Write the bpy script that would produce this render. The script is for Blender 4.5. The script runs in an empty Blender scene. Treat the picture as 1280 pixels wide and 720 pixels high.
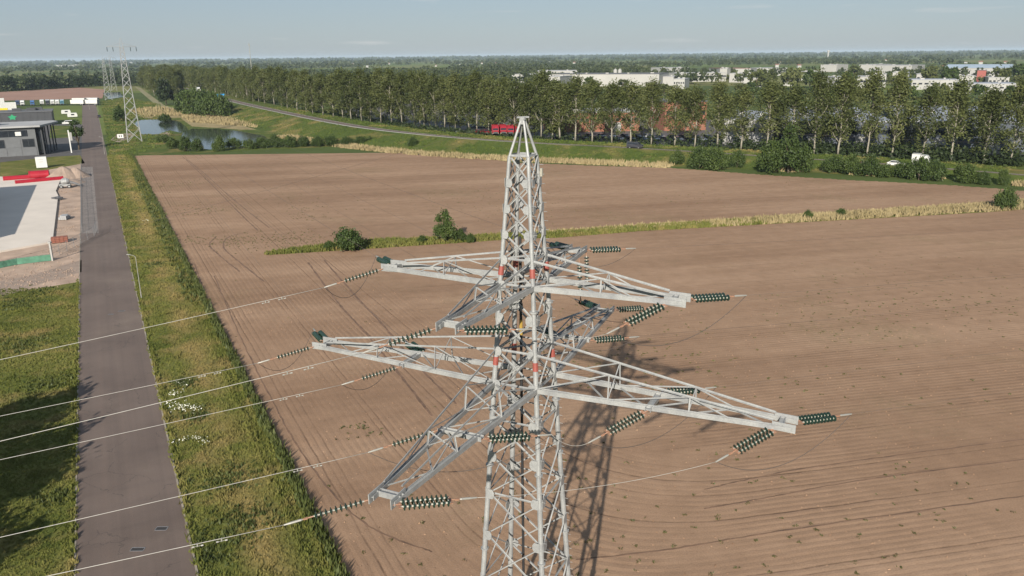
import bpy, bmesh, math, random
import numpy as np
from mathutils import Vector, Matrix, Quaternion
R = math.radians
sc = bpy.context.scene
col = sc.collection
random.seed(7)
rng = np.random.default_rng(7)

# ------------------------------------------------------------------ camera, sky, sun, exposure
CAM_H, FOC = 40.0, 997.9           # camera height (m), focal length in photo pixels (1280 wide)
PITCH, ROLL = math.atan((360-69)/FOC), 0.011
cd = bpy.data.cameras.new('camera'); cam = bpy.data.objects.new('camera', cd); col.objects.link(cam)
cd.sensor_width = 36; cd.lens = 36*FOC/1280; cd.clip_start = 0.5; cd.clip_end = 60000
cam.location = (0, 0, CAM_H)
cam.rotation_mode = 'QUATERNION'
cam.rotation_quaternion = Quaternion((1, 0, 0), R(90)-PITCH) @ Quaternion((0, 0, 1), -ROLL)
sc.camera = cam

SUN_AZ, SUN_EL = R(192.4), R(24.9)
w = bpy.data.worlds.new('World'); sc.world = w; w.use_nodes = True
wn = w.node_tree.nodes; wl = w.node_tree.links
sky = wn.new('ShaderNodeTexSky'); sky.sky_type = 'NISHITA'; sky.sun_disc = False
sky.sun_elevation = SUN_EL; sky.sun_rotation = SUN_AZ
sky.altitude = 0; sky.air_density = 1.0; sky.dust_density = 0.4; sky.ozone_density = 3.0
# the clear-sky gradient seen through an even veil of pale summer haze with faint streaks of cirrus
veil = wn.new('ShaderNodeMix'); veil.data_type = 'RGBA'; veil.inputs[0].default_value = .78
veil.inputs[7].default_value = (2.36, 2.86, 3.50, 1); wl.new(sky.outputs[0], veil.inputs[6])
wtc = wn.new('ShaderNodeTexCoord'); wmp = wn.new('ShaderNodeMapping'); wmp.inputs['Scale'].default_value = (5, 5, 55); wl.new(wtc.outputs['Generated'], wmp.inputs[0])
wno = wn.new('ShaderNodeTexNoise'); wno.inputs['Scale'].default_value = 1.6; wno.inputs['Detail'].default_value = 6; wl.new(wmp.outputs[0], wno.inputs['Vector'])
wrp = wn.new('ShaderNodeValToRGB'); wrp.color_ramp.elements[0].position = .62; wrp.color_ramp.elements[1].position = .82; wrp.color_ramp.elements[1].color = (.5, .5, .5, 1); wl.new(wno.outputs[0], wrp.inputs[0])
cir = wn.new('ShaderNodeMix'); cir.data_type = 'RGBA'; cir.inputs[7].default_value = (5.6, 5.5, 5.4, 1); wl.new(wrp.outputs[0], cir.inputs[0]); wl.new(veil.outputs[2], cir.inputs[6])
wl.new(cir.outputs[2], wn['Background'].inputs[0]); wn['Background'].inputs[1].default_value = 0.08
sl = bpy.data.lights.new('sun', 'SUN'); sl.energy = 4.6; sl.angle = R(0.53); sl.color = (1.0, 0.93, 0.82)
so = bpy.data.objects.new('sun', sl); col.objects.link(so)
sdir = Vector((-math.sin(SUN_AZ)*math.cos(SUN_EL), -math.cos(SUN_AZ)*math.cos(SUN_EL), -math.sin(SUN_EL)))
so.rotation_mode = 'QUATERNION'; so.rotation_quaternion = sdir.to_track_quat('-Z', 'Y')
vs = sc.view_settings; vs.view_transform = 'Standard'; vs.look = 'None'; vs.exposure = 0.7; vs.gamma = 1.0
vs.use_curve_mapping = False
sc.cycles.volume_bounces = 0; sc.cycles.max_bounces = 6; sc.cycles.transparent_max_bounces = 8

# ------------------------------------------------------------------ helpers
def G(px, py, z=0.0):
    """world point at height z seen at photo pixel (px, py); used once, to survey the site"""
    U, V = px-640, py-360
    u = U*math.cos(ROLL)-V*math.sin(ROLL); v = U*math.sin(ROLL)+V*math.cos(ROLL)
    cx, cy = u/FOC, v/FOC
    d = (cx, math.cos(PITCH)-cy*math.sin(PITCH), -math.sin(PITCH)-cy*math.cos(PITCH))
    t = (z-CAM_H)/d[2]
    return (d[0]*t, d[1]*t)
def HOR(px): return 69-ROLL*(px-640)          # horizon line
def dist_for(px, py, z): return FOC*(CAM_H-z)/(py-HOR(px))

def tag(o, label=None, cat=None, group=None, kind=None):
    if label: o['label'] = label
    if cat: o['category'] = cat
    if group: o['group'] = group
    if kind: o['kind'] = kind
    return o
def thing(name, label, cat, loc=(0, 0, 0), rz=0.0, group=None):
    o = bpy.data.objects.new(name, None); col.objects.link(o)
    o.empty_display_size = 0.3; o.location = loc; o.rotation_euler = (0, 0, rz)
    return tag(o, label, cat, group)
def link(name, me, parent=None, loc=None, rz=None):
    o = bpy.data.objects.new(name, me); col.objects.link(o)
    if parent is not None: o.parent = parent
    if loc is not None: o.location = loc
    if rz is not None: o.rotation_euler = (0, 0, rz)
    return o
def copy_tree(o, parent=None):
    c = o.copy(); col.objects.link(c)
    if parent is not None: c.parent = parent
    for ch in o.children: copy_tree(ch, c)
    return c

class MB:
    """collects simple solids and builds ONE mesh object"""
    def __init__(s): s.v = []; s.f = []; s.m = []; s.mi = 0
    def add(s, vs_, fs):
        b = len(s.v); s.v += [tuple(p) for p in vs_]; s.f += [tuple(i+b for i in f) for f in fs]; s.m += [s.mi]*len(fs)
    def box(s, c, d, rz=0.0, taper=1.0):
        x, y, z = d[0]/2, d[1]/2, d[2]/2; cs, sn = math.cos(rz), math.sin(rz); P = []
        for k, (i, j) in [(k, ij) for k in (-1, 1) for ij in ((-1, -1), (1, -1), (1, 1), (-1, 1))]:
            t = taper if k > 0 else 1
            a, b = i*x*t, j*y*t
            P.append((c[0]+a*cs-b*sn, c[1]+a*sn+b*cs, c[2]+k*z))
        s.add(P, [(3, 2, 1, 0), (4, 5, 6, 7), (0, 1, 5, 4), (1, 2, 6, 5), (2, 3, 7, 6), (3, 0, 4, 7)])
    def frame(s, p, q, up=None):
        p, q = Vector(p), Vector(q); d = (q-p).normalized()
        u = Vector(up) if up is not None else Vector((0, 0, 1))
        if abs(d.dot(u)) > 0.97: u = Vector((1, 0, 0))
        x = d.cross(u).normalized(); return p, q, d, x, x.cross(d).normalized()
    def prism(s, p, q, prof0, prof1=None, up=None, cap=True):
        p, q, d, x, y = s.frame(p, q, up); prof1 = prof1 or prof0; n = len(prof0)
        P = [p+x*a+y*b for a, b in prof0]+[q+x*a+y*b for a, b in prof1]
        F = [(i, (i+1) % n, n+(i+1) % n, n+i) for i in range(n)]
        if cap: F += [tuple(range(n))[::-1], tuple(range(n, 2*n))]
        s.add(P, F)
    def tube(s, p, q, r, r2=None, n=8, up=None):
        r2 = r if r2 is None else r2
        c = [(math.cos(2*math.pi*i/n), math.sin(2*math.pi*i/n)) for i in range(n)]
        s.prism(p, q, [(r*a, r*b) for a, b in c], [(r2*a, r2*b) for a, b in c], up)
    def angle(s, p, q, w_, t=0.014, up=None):
        s.prism(p, q, [(0, 0), (w_, 0), (w_, t), (t, t), (t, w_), (0, w_)], None, up)
    def hbeam(s, p, q, w0, h0, w1=None, h1=None, t=0.028):
        def pr(w_, h_):
            a, b = w_/2, h_/2; wb = b-0.07
            return [(-a, -b), (-a+t, -b), (-a+t, wb-t), (a-t, wb-t), (a-t, -b), (a, -b), (a, b), (a-t, b), (a-t, wb), (-a+t, wb), (-a+t, b), (-a, b)]
        s.prism(p, q, pr(w0, h0), pr(w1 or w0, h1 or h0))
    def poly(s, pts, z0, z1=None):
        n = len(pts)
        if z1 is None: s.add([(x, y, z0) for x, y in pts], [tuple(range(n))]); return
        s.add([(x, y, z0) for x, y in pts]+[(x, y, z1) for x, y in pts],
              [tuple(range(n))[::-1], tuple(range(n, 2*n))]+[(i, (i+1) % n, n+(i+1) % n, n+i) for i in range(n)])
    def path(s, pts, r, n=6):
        P = [Vector(p) for p in pts]; rings = []
        for i, p in enumerate(P):
            d = (P[min(i+1, len(P)-1)]-P[max(i-1, 0)]).normalized()
            u = Vector((0, 0, 1)) if abs(d.z) < .95 else Vector((1, 0, 0))
            x = d.cross(u).normalized(); y = x.cross(d)
            rr = r[i] if isinstance(r, (list, tuple)) else r
            rings += [p+(x*math.cos(2*math.pi*k/n)+y*math.sin(2*math.pi*k/n))*rr for k in range(n)]
        F = [(i*n+k, i*n+(k+1) % n, (i+1)*n+(k+1) % n, (i+1)*n+k) for i in range(len(P)-1) for k in range(n)]
        F += [tuple(range(n))[::-1], tuple(range((len(P)-1)*n, len(P)*n))]
        s.add(rings, F)
    def lathe(s, prof, c=(0, 0, 0), axis='x', n=12):
        P = []
        for a, r in prof:
            for k in range(n):
                u, v = r*math.cos(2*math.pi*k/n), r*math.sin(2*math.pi*k/n)
                P.append((c[0]+a, c[1]+u, c[2]+v) if axis == 'x' else (c[0]+u, c[1]+v, c[2]+a))
        m = len(prof)
        F = [(i*n+k, i*n+(k+1) % n, (i+1)*n+(k+1) % n, (i+1)*n+k) for i in range(m-1) for k in range(n)]
        F += [tuple(range(n))[::-1], tuple(range((m-1)*n, m*n))]
        s.add(P, F)
    def mesh(s, name, mats, smooth=False):
        me = bpy.data.meshes.new(name); me.from_pydata(s.v, [], s.f)
        for m_ in (mats if isinstance(mats, (list, tuple)) else [mats]): me.materials.append(m_)
        if any(s.m): me.polygons.foreach_set('material_index', s.m)
        bm = bmesh.new(); bm.from_mesh(me); bmesh.ops.recalc_face_normals(bm, faces=bm.faces); bm.to_mesh(me); bm.free()
        if smooth: me.polygons.foreach_set('use_smooth', [True]*len(me.polygons))
        me.update(); return me
    def build(s, name, mats, parent=None, smooth=False, loc=None, rz=None):
        return link(name, s.mesh(name, mats, smooth), parent, loc, rz)

def np_mesh(name, V, F, mat_, attrs=None, smooth=False):
    """fast mesh from arrays: V (n,3), F (m,k)"""
    me = bpy.data.meshes.new(name); k = F.shape[1]
    me.vertices.add(len(V)); me.vertices.foreach_set('co', np.ascontiguousarray(V, np.float32).ravel())
    me.loops.add(F.size); me.loops.foreach_set('vertex_index', np.ascontiguousarray(F, np.int32).ravel())
    me.polygons.add(len(F)); me.polygons.foreach_set('loop_start', np.arange(0, F.size, k, dtype=np.int32))
    me.polygons.foreach_set('loop_total', np.full(len(F), k, np.int32))
    for an, av in (attrs or {}).items():
        at = me.attributes.new(an, 'FLOAT', 'POINT'); at.data.foreach_set('value', np.ascontiguousarray(av, np.float32))
    me.update(calc_edges=True); me.validate()
    if smooth: me.polygons.foreach_set('use_smooth', [True]*len(me.polygons))
    me.materials.append(mat_); return me
def leaf_quads(P, size, rg, flat=0.0, tint=None):
    """one small randomly turned quad at every point of P"""
    n = len(P); a = rg.normal(size=(n, 3)); a[:, 2] *= (1-flat*.5); a /= np.linalg.norm(a, axis=1)[:, None]
    b = np.cross(a, rg.normal(size=(n, 3))); b /= np.linalg.norm(b, axis=1)[:, None]
    s = (size*rg.uniform(.6, 1.25, n))[:, None]/2
    V = np.stack([P-a*s-b*s*.6, P+a*s*.9-b*s*.75, P+a*s+b*s*.6, P-a*s*.9+b*s*.8], 1).reshape(-1, 3)
    return V, np.arange(4*n).reshape(-1, 4)
def in_poly(x, y, poly):
    c = np.zeros(len(x), bool); n = len(poly)
    for i in range(n):
        x0, y0 = poly[i]; x1, y1 = poly[(i+1) % n]
        if y0 == y1: continue
        c ^= ((y0 > y) != (y1 > y)) & (x < (x1-x0)*(y-y0)/(y1-y0)+x0)
    return c

# ------------------------------------------------------------------ materials
def nt(name):
    m = bpy.data.materials.new(name); m.use_nodes = True
    return m, m.node_tree.nodes, m.node_tree.links, m.node_tree.nodes['Principled BSDF']
def noise(n, l, scale, detail=4, vec=None, rough=.55, dist=0):
    t = n.new('ShaderNodeTexNoise'); t.inputs['Scale'].default_value = scale; t.inputs['Detail'].default_value = detail
    t.inputs['Roughness'].default_value = rough; t.inputs['Distortion'].default_value = dist
    if vec is not None: l.new(vec, t.inputs['Vector'])
    return t
def ramp(n, l, fac, stops):
    r = n.new('ShaderNodeValToRGB'); e = r.color_ramp.elements
    while len(e) < len(stops): e.new(0.5)
    for i, (p, c) in enumerate(stops):
        e[i].position = p; e[i].color = (*c, 1) if len(c) == 3 else c
    l.new(fac, r.inputs[0]); return r
def mixc(n, l, fac, a, b, mode='MIX'):
    m = n.new('ShaderNodeMix'); m.data_type = 'RGBA'; m.blend_type = mode
    for i, v in ((0, fac), (6, a), (7, b)):
        if hasattr(v, 'default_value') or hasattr(v, 'is_linked'): l.new(v, m.inputs[i])
        else: m.inputs[i].default_value = v if i == 0 else (*v, 1)
    return m.outputs[2]
def math_(n, l, op, a, b=None, c=None, clamp=False):
    m = n.new('ShaderNodeMath'); m.operation = op; m.use_clamp = clamp
    for i, v in enumerate((a, b, c)):
        if v is None: continue
        if hasattr(v, 'is_linked'): l.new(v, m.inputs[i])
        else: m.inputs[i].default_value = v
    return m.outputs[0]
def bump(n, l, bsdf, h, strength=.3, dist=.05):
    b = n.new('ShaderNodeBump'); b.inputs['Strength'].default_value = strength; b.inputs['Distance'].default_value = dist
    l.new(h, b.inputs['Height']); l.new(b.outputs[0], bsdf.inputs['Normal'])
def pos(n): return n.new('ShaderNodeNewGeometry').outputs['Position']
def objc(n): return n.new('ShaderNodeTexCoord').outputs['Object']
def simple(name, c, rough=.6, var=.12, scale=1.5, metal=0.0, world=False, bumpy=0.0):
    m, n, l, b = nt(name)
    v = pos(n) if world else objc(n)
    t = noise(n, l, scale, 5, v)
    lo = tuple(x*(1-var) for x in c); hi = tuple(min(1, x*(1+var)) for x in c)
    r = ramp(n, l, t.outputs[0], [(.3, lo), (.7, hi)]); l.new(r.outputs[0], b.inputs['Base Color'])
    b.inputs['Roughness'].default_value = rough; b.inputs['Metallic'].default_value = metal
    if bumpy: bump(n, l, b, noise(n, l, scale*6, 4, v).outputs[0], .4, bumpy)
    return m
def foliage(name, dark, mid, light, scale=.5, trans=.25):
    m, n, l, b = nt(name); p = pos(n)
    t = noise(n, l, scale, 3, p); t2 = noise(n, l, 2.7, 2, p)
    f = math_(n, l, 'ADD', math_(n, l, 'MULTIPLY', t.outputs[0], .6), math_(n, l, 'MULTIPLY', t2.outputs[0], .4))
    oi = n.new('ShaderNodeObjectInfo')
    f = math_(n, l, 'ADD', f, math_(n, l, 'MULTIPLY_ADD', oi.outputs['Random'], .12, -.06))
    r = ramp(n, l, f, [(.34, dark), (.5, mid), (.66, light)])
    l.new(r.outputs[0], b.inputs['Base Color']); b.inputs['Roughness'].default_value = .55
    b.inputs['Specular IOR Level'].default_value = .25
    tr = n.new('ShaderNodeBsdfTranslucent'); l.new(r.outputs[0], tr.inputs[0])
    ms = n.new('ShaderNodeMixShader'); ms.inputs[0].default_value = trans
    l.new(b.outputs[0], ms.inputs[1]); l.new(tr.outputs[0], ms.inputs[2]); l.new(ms.outputs[0], n['Material Output'].inputs[0])
    return m

def galv():
    m, n, l, b = nt('galvanised_steel'); v = objc(n)
    t = noise(n, l, 1.3, 5, v); t2 = noise(n, l, 14, 3, v)
    r = ramp(n, l, t.outputs[0], [(.3, (.24, .245, .25)), (.55, (.32, .325, .32)), (.75, (.37, .37, .36))])
    r2 = ramp(n, l, t2.outputs[0], [(.35, (.82, .82, .82)), (.6, (1, 1, 1))])
    c = mixc(n, l, 1.0, r.outputs[0], r2.outputs[0], 'MULTIPLY'); l.new(c, b.inputs['Base Color'])
    b.inputs['Roughness'].default_value = .55; b.inputs['Metallic'].default_value = .15
    return m
M = {}
M['steel'] = galv()
M['steel_dark'] = simple('dull_steel', (.16, .16, .165), .6, .25, 3)
M['red'] = simple('red_band_paint', (.27, .070, .055), .5, .15, 3)
M['yellow'] = simple('yellow_paint', (.34, .22, .04), .5, .1, 3)
M['black'] = simple('black_rubber', (.018, .018, .02), .6, .2, 4)
M['glass_green'] = None
def ins_glass():
    m, n, l, b = nt('green_glass'); t = noise(n, l, 9, 2, objc(n))
    r = ramp(n, l, t.outputs[0], [(.3, (.010, .024, .019)), (.7, (.024, .054, .040))]); l.new(r.outputs[0], b.inputs['Base Color'])
    b.inputs['Roughness'].default_value = .12; b.inputs['Specular IOR Level'].default_value = .6
    b.inputs['Transmission Weight'].default_value = .15
    return m
M['glass_green'] = ins_glass()
M['cap'] = simple('insulator_cap_metal', (.36, .345, .29), .45, .15, 8, .2)
M['alu'] = simple('bright_aluminium', (.31, .30, .27), .4, .08, 5, .3)
M['wire'] = simple('aluminium_conductor', (.42, .40, .365), .5, .1, 2, .2)
M['wire_dull'] = simple('weathered_conductor', (.075, .06, .052), .7, .1, 2)
M['fitting'] = simple('rusty_fitting', (.30, .16, .10), .6, .2, 6)

def asphalt():
    m, n, l, b = nt('worn_asphalt'); p = pos(n)
    mp = n.new('ShaderNodeMapping'); mp.inputs['Rotation'].default_value = (0, 0, -R(26.9)); l.new(p, mp.inputs[0])
    mp2 = n.new('ShaderNodeMapping'); mp2.inputs['Scale'].default_value = (.9, .035, 1); l.new(mp.outputs[0], mp2.inputs[0])
    t = noise(n, l, 1.0, 4, mp2.outputs[0]); t2 = noise(n, l, .12, 5, p); t3 = noise(n, l, 25, 3, p)
    r = ramp(n, l, t.outputs[0], [(.3, (.114, .082, .067)), (.7, (.146, .107, .088))])
    c = mixc(n, l, .6, r.outputs[0], ramp(n, l, t2.outputs[0], [(.35, (.100, .073, .060)), (.65, (.152, .114, .094))]).outputs[0])
    c = mixc(n, l, .5, c, ramp(n, l, t3.outputs[0], [(.3, (.6, .6, .6)), (.7, (1.3, 1.3, 1.3))]).outputs[0], 'MULTIPLY')
    mp3 = n.new('ShaderNodeMapping'); mp3.inputs['Scale'].default_value = (.34, .0, 0); l.new(mp.outputs[0], mp3.inputs[0])
    lane = noise(n, l, 1.7, 3, mp3.outputs[0], .6)
    c = mixc(n, l, .8, c, ramp(n, l, lane.outputs[0], [(.35, (.86, .86, .87)), (.5, (1, 1, 1)), (.65, (1.10, 1.09, 1.08))]).outputs[0], 'MULTIPLY')
    vo = n.new('ShaderNodeTexVoronoi'); vo.feature = 'DISTANCE_TO_EDGE'; vo.inputs['Scale'].default_value = .22
    wv = n.new('ShaderNodeVectorMath'); wv.operation = 'ADD'; l.new(p, wv.inputs[0]); nz = noise(n, l, .8, 4, p); sc_ = n.new('ShaderNodeVectorMath'); sc_.operation = 'SCALE'; sc_.inputs[3].default_value = 1.6; l.new(nz.outputs[1], sc_.inputs[0]); l.new(sc_.outputs[0], wv.inputs[1]); l.new(wv.outputs[0], vo.inputs['Vector'])
    cr = math_(n, l, 'MULTIPLY', math_(n, l, 'LESS_THAN', vo.outputs['Distance'], .008), math_(n, l, 'GREATER_THAN', noise(n, l, .09, 2, p).outputs[0], .53))
    c = mixc(n, l, math_(n, l, 'MULTIPLY', cr, .5), c, (.05, .04, .035))
    mud = ramp(n, l, noise(n, l, .07, 5, p, .65).outputs[0], [(.56, (0, 0, 0)), (.72, (.4, .4, .4))]); c = mixc(n, l, mud.outputs[0], c, (.20, .155, .12))
    l.new(c, b.inputs['Base Color']); b.inputs['Roughness'].default_value = .85
    bump(n, l, b, t3.outputs[0], .25, .02); return m
M['asphalt'] = asphalt()
M['asphalt_dark'] = simple('dark_asphalt', (.075, .07, .068), .85, .2, .3, world=True, bumpy=.02)
M['patch'] = simple('tar_patch', (.035, .032, .032), .8, .2, 2, world=True)
M['kerb'] = simple('kerb_concrete', (.25, .215, .17), .85, .35, .5, world=True, bumpy=.02)
def pavers():
    m, n, l, b = nt('concrete_pavers'); p = pos(n)
    mp = n.new('ShaderNodeMapping'); mp.inputs['Rotation'].default_value = (0, 0, -R(26.9)); l.new(p, mp.inputs[0])
    br = n.new('ShaderNodeTexBrick'); br.inputs['Scale'].default_value = 1.6
    br.inputs['Color1'].default_value = (.20, .175, .16, 1); br.inputs['Color2'].default_value = (.27, .24, .22, 1); br.inputs['Mortar'].default_value = (.12, .105, .095, 1)
    br.inputs['Mortar Size'].default_value = .03
    l.new(mp.outputs[0], br.inputs[0]); t = noise(n, l, .35, 4, p)
    c = mixc(n, l, .8, br.outputs[0], ramp(n, l, t.outputs[0], [(.3, (.75, .72, .7)), (.7, (1.15, 1.1, 1.08))]).outputs[0], 'MULTIPLY')
    l.new(c, b.inputs['Base Color']); b.inputs['Roughness'].default_value = .9; bump(n, l, b, br.outputs[1], .3, .02); return m
M['pavers'] = pavers()

def soil():
    m, n, l, b = nt('ploughed_soil'); p = pos(n)
    def att(nm):
        a = n.new('ShaderNodeAttribute'); a.attribute_name = nm; return a.outputs['Fac']
    wob = noise(n, l, .25, 3, p)
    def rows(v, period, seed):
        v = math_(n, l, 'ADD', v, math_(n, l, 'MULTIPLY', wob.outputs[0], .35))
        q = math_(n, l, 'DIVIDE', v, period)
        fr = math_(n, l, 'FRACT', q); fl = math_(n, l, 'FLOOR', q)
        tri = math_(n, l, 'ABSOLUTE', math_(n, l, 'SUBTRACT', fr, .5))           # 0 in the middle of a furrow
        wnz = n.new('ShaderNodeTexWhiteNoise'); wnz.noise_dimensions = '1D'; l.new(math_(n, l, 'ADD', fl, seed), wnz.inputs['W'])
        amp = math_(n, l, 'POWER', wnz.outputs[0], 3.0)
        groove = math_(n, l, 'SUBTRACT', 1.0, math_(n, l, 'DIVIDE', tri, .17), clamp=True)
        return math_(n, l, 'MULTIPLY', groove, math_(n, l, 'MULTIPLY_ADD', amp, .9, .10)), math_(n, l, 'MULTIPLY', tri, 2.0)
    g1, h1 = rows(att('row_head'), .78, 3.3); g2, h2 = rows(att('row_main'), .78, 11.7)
    mk = att('head')
    g = n.new('ShaderNodeMix'); l.new(mk, g.inputs[0]); l.new(g2, g.inputs[2]); l.new(math_(n, l, 'MULTIPLY', g1, 1.5, clamp=True), g.inputs[3])
    hh = n.new('ShaderNodeMix'); l.new(mk, hh.inputs[0]); l.new(h2, hh.inputs[2]); l.new(h1, hh.inputs[3])
    mp = n.new('ShaderNodeMapping'); mp.inputs['Rotation'].default_value = (0, 0, -R(11.5)); l.new(p, mp.inputs[0])
    mp2 = n.new('ShaderNodeMapping'); mp2.inputs['Scale'].default_value = (.12, 1, 1); l.new(mp.outputs[0], mp2.inputs[0])
    t = noise(n, l, .06, 5, mp2.outputs[0], .6); t2 = noise(n, l, .35, 6, p, .65); t3 = noise(n, l, 7, 4, p, .7); t4 = noise(n, l, .018, 4, p)
    base = ramp(n, l, t.outputs[0], [(.32, (.238, .150, .096)), (.52, (.294, .191, .124)), (.7, (.347, .232, .154))]).outputs[0]
    base = mixc(n, l, .75, base, ramp(n, l, t2.outputs[0], [(.25, (.80, .79, .78)), (.75, (1.15, 1.15, 1.15))]).outputs[0], 'MULTIPLY')
    base = mixc(n, l, .7, base, ramp(n, l, t4.outputs[0], [(.35, (.88, .86, .85)), (.65, (1.08, 1.09, 1.10))]).outputs[0], 'MULTIPLY')
    base = mixc(n, l, .6, base, ramp(n, l, t3.outputs[0], [(.3, (.75, .75, .75)), (.7, (1.25, 1.25, 1.25))]).outputs[0], 'MULTIPLY')
    # sparse green seedlings come up in patches
    gp = noise(n, l, .028, 4, p, .6); gf = ramp(n, l, gp.outputs[0], [(.55, (0, 0, 0)), (.72, (1, 1, 1))])
    gd = math_(n, l, 'MULTIPLY', gf.outputs[0], math_(n, l, 'MULTIPLY', math_(n, l, 'GREATER_THAN', noise(n, l, 1.6, 4, p, .7).outputs[0], .5), .32))
    base = mixc(n, l, gd, base, (.12, .125, .05))
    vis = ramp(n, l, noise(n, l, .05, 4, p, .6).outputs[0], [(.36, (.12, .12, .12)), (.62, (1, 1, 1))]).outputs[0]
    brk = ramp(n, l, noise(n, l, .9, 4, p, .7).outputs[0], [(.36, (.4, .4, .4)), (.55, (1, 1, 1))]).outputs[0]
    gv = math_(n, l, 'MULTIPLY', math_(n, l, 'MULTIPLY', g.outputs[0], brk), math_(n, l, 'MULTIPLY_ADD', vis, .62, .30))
    base = mixc(n, l, gv, base, (.085, .052, .036))  # shade in the furrows is put into the soil colour as dark lines
    l.new(base, b.inputs['Base Color']); b.inputs['Roughness'].default_value = .95; b.inputs['Specular IOR Level'].default_value = .1
    h = math_(n, l, 'ADD', math_(n, l, 'MULTIPLY', hh.outputs[0], math_(n, l, 'MULTIPLY', vis, .75)), math_(n, l, 'MULTIPLY', t3.outputs[0], .9))
    bump(n, l, b, h, .55, .07); return m
M['soil'] = soil()
M['soil_track'] = simple('compacted_soil', (.148, .086, .054), .95, .4, .5, world=True, bumpy=.05)
M['soil_far'] = simple('far_ploughed_soil', (.27, .15, .105), .95, .15, .03, world=True)
M['sand'] = simple('building_sand', (.265, .20, .158), .95, .18, .5, world=True, bumpy=.08)
M['dirt'] = simple('bare_dirt', (.36, .26, .195), .95, .28, .22, world=True, bumpy=.06)
M['concrete'] = simple('pale_concrete', (.58, .52, .455), .8, .07, .15, world=True)
M['gravel'] = simple('pale_gravel_path', (.20, .18, .09), .95, .2, .2, world=True)

def grass(name, cols, s1=.09, s2=1.3, straw=(.30, .225, .090), fine=5.0):
    m, n, l, b = nt(name); p = pos(n)
    t = noise(n, l, s1, 5, p, .6); t2 = noise(n, l, s2, 5, p, .65); t3 = noise(n, l, s1*1.9, 4, p, .6); t4 = noise(n, l, fine, 3, p, .7)
    f = math_(n, l, 'ADD', math_(n, l, 'MULTIPLY', t.outputs[0], .55), math_(n, l, 'MULTIPLY', t2.outputs[0], .45))
    c = ramp(n, l, f, [(.36, cols[0]), (.5, cols[1]), (.63, cols[2])]).outputs[0]
    c = mixc(n, l, ramp(n, l, t3.outputs[0], [(.5, (0, 0, 0)), (.68, (.75, .75, .75))]).outputs[0], c, straw)
    if name == 'verge_grass':           # a dry mown band runs along the middle of the right verge
        sp_ = n.new('ShaderNodeSeparateXYZ'); l.new(p, sp_.inputs[0])
        s_ = math_(n, l, 'ADD', math_(n, l, 'ADD', sp_.outputs[0], math_(n, l, 'MULTIPLY', sp_.outputs[1], .51)), math_(n, l, 'MULTIPLY', t3.outputs[0], 5.0))
        band = math_(n, l, 'SUBTRACT', 1.0, math_(n, l, 'DIVIDE', math_(n, l, 'ABSOLUTE', math_(n, l, 'SUBTRACT', s_, 11.4)), 3.4), clamp=True)
        bm_ = math_(n, l, 'MULTIPLY', band, ramp(n, l, noise(n, l, .06, 4, p, .6).outputs[0], [(.40, (0, 0, 0)), (.56, (1, 1, 1))]).outputs[0])
        c = mixc(n, l, math_(n, l, 'MULTIPLY', bm_, .85), c, (.33, .245, .098))
    c = mixc(n, l, .6, c, ramp(n, l, t4.outputs[0], [(.3, (.6, .62, .6)), (.7, (1.3, 1.3, 1.3))]).outputs[0], 'MULTIPLY')
    l.new(c, b.inputs['Base Color']); b.inputs['Roughness'].default_value = .85; b.inputs['Specular IOR Level'].default_value = .15
    bump(n, l, b, t4.outputs[0], .35, .08)
    bn = b.inputs['Normal'].links[0].from_socket
    va = n.new('ShaderNodeVectorMath'); va.operation = 'ADD'; va.inputs[1].default_value = (0, 0, 1.3); l.new(bn, va.inputs[0])
    vn = n.new('ShaderNodeVectorMath'); vn.operation = 'NORMALIZE'; l.new(va.outputs[0], vn.inputs[0]); l.new(vn.outputs[0], b.inputs['Normal'])
    tr = n.new('ShaderNodeBsdfTranslucent'); l.new(c, tr.inputs[0]); ms = n.new('ShaderNodeMixShader'); ms.inputs[0].default_value = .22
    l.new(b.outputs[0], ms.inputs[1]); l.new(tr.outputs[0], ms.inputs[2]); l.new(ms.outputs[0], n['Material Output'].inputs[0]); return m
GC = ((.082, .104, .022), (.150, .160, .038), (.215, .200, .060))
M['grass'] = grass('verge_grass', GC)
M['grass_emb'] = grass('embankment_grass', ((.062, .092, .020), (.095, .130, .026), (.135, .150, .038)), .03, .3, fine=1.5)
M['reed'] = grass('dry_reed', ((.25, .20, .10), (.36, .285, .15), (.44, .35, .20)), .1, 1.2, straw=(.40, .32, .17))
M['leaf_pop'] = foliage('poplar_leaf', (.050, .066, .020), (.097, .114, .035), (.165, .178, .064), .22, .34)
M['leaf_dark'] = foliage('dark_leaf', (.016, .026, .012), (.030, .046, .017), (.055, .075, .024), .3)
M['leaf_mid'] = foliage('bush_leaf', (.030, .050, .014), (.056, .086, .022), (.095, .130, .034), .5)
M['leaf_far'] = foliage('far_wood_leaf', (.028, .042, .018), (.052, .068, .026), (.090, .102, .036), .012)
M['bark'] = simple('pale_bark', (.235, .215, .17), .85, .3, 1.2)
M['bark_dark'] = simple('dark_bark', (.11, .085, .06), .9, .3, 2)
M['flower'] = simple('white_flower', (.72, .72, .62), .7, .1, 4, world=True)

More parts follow.
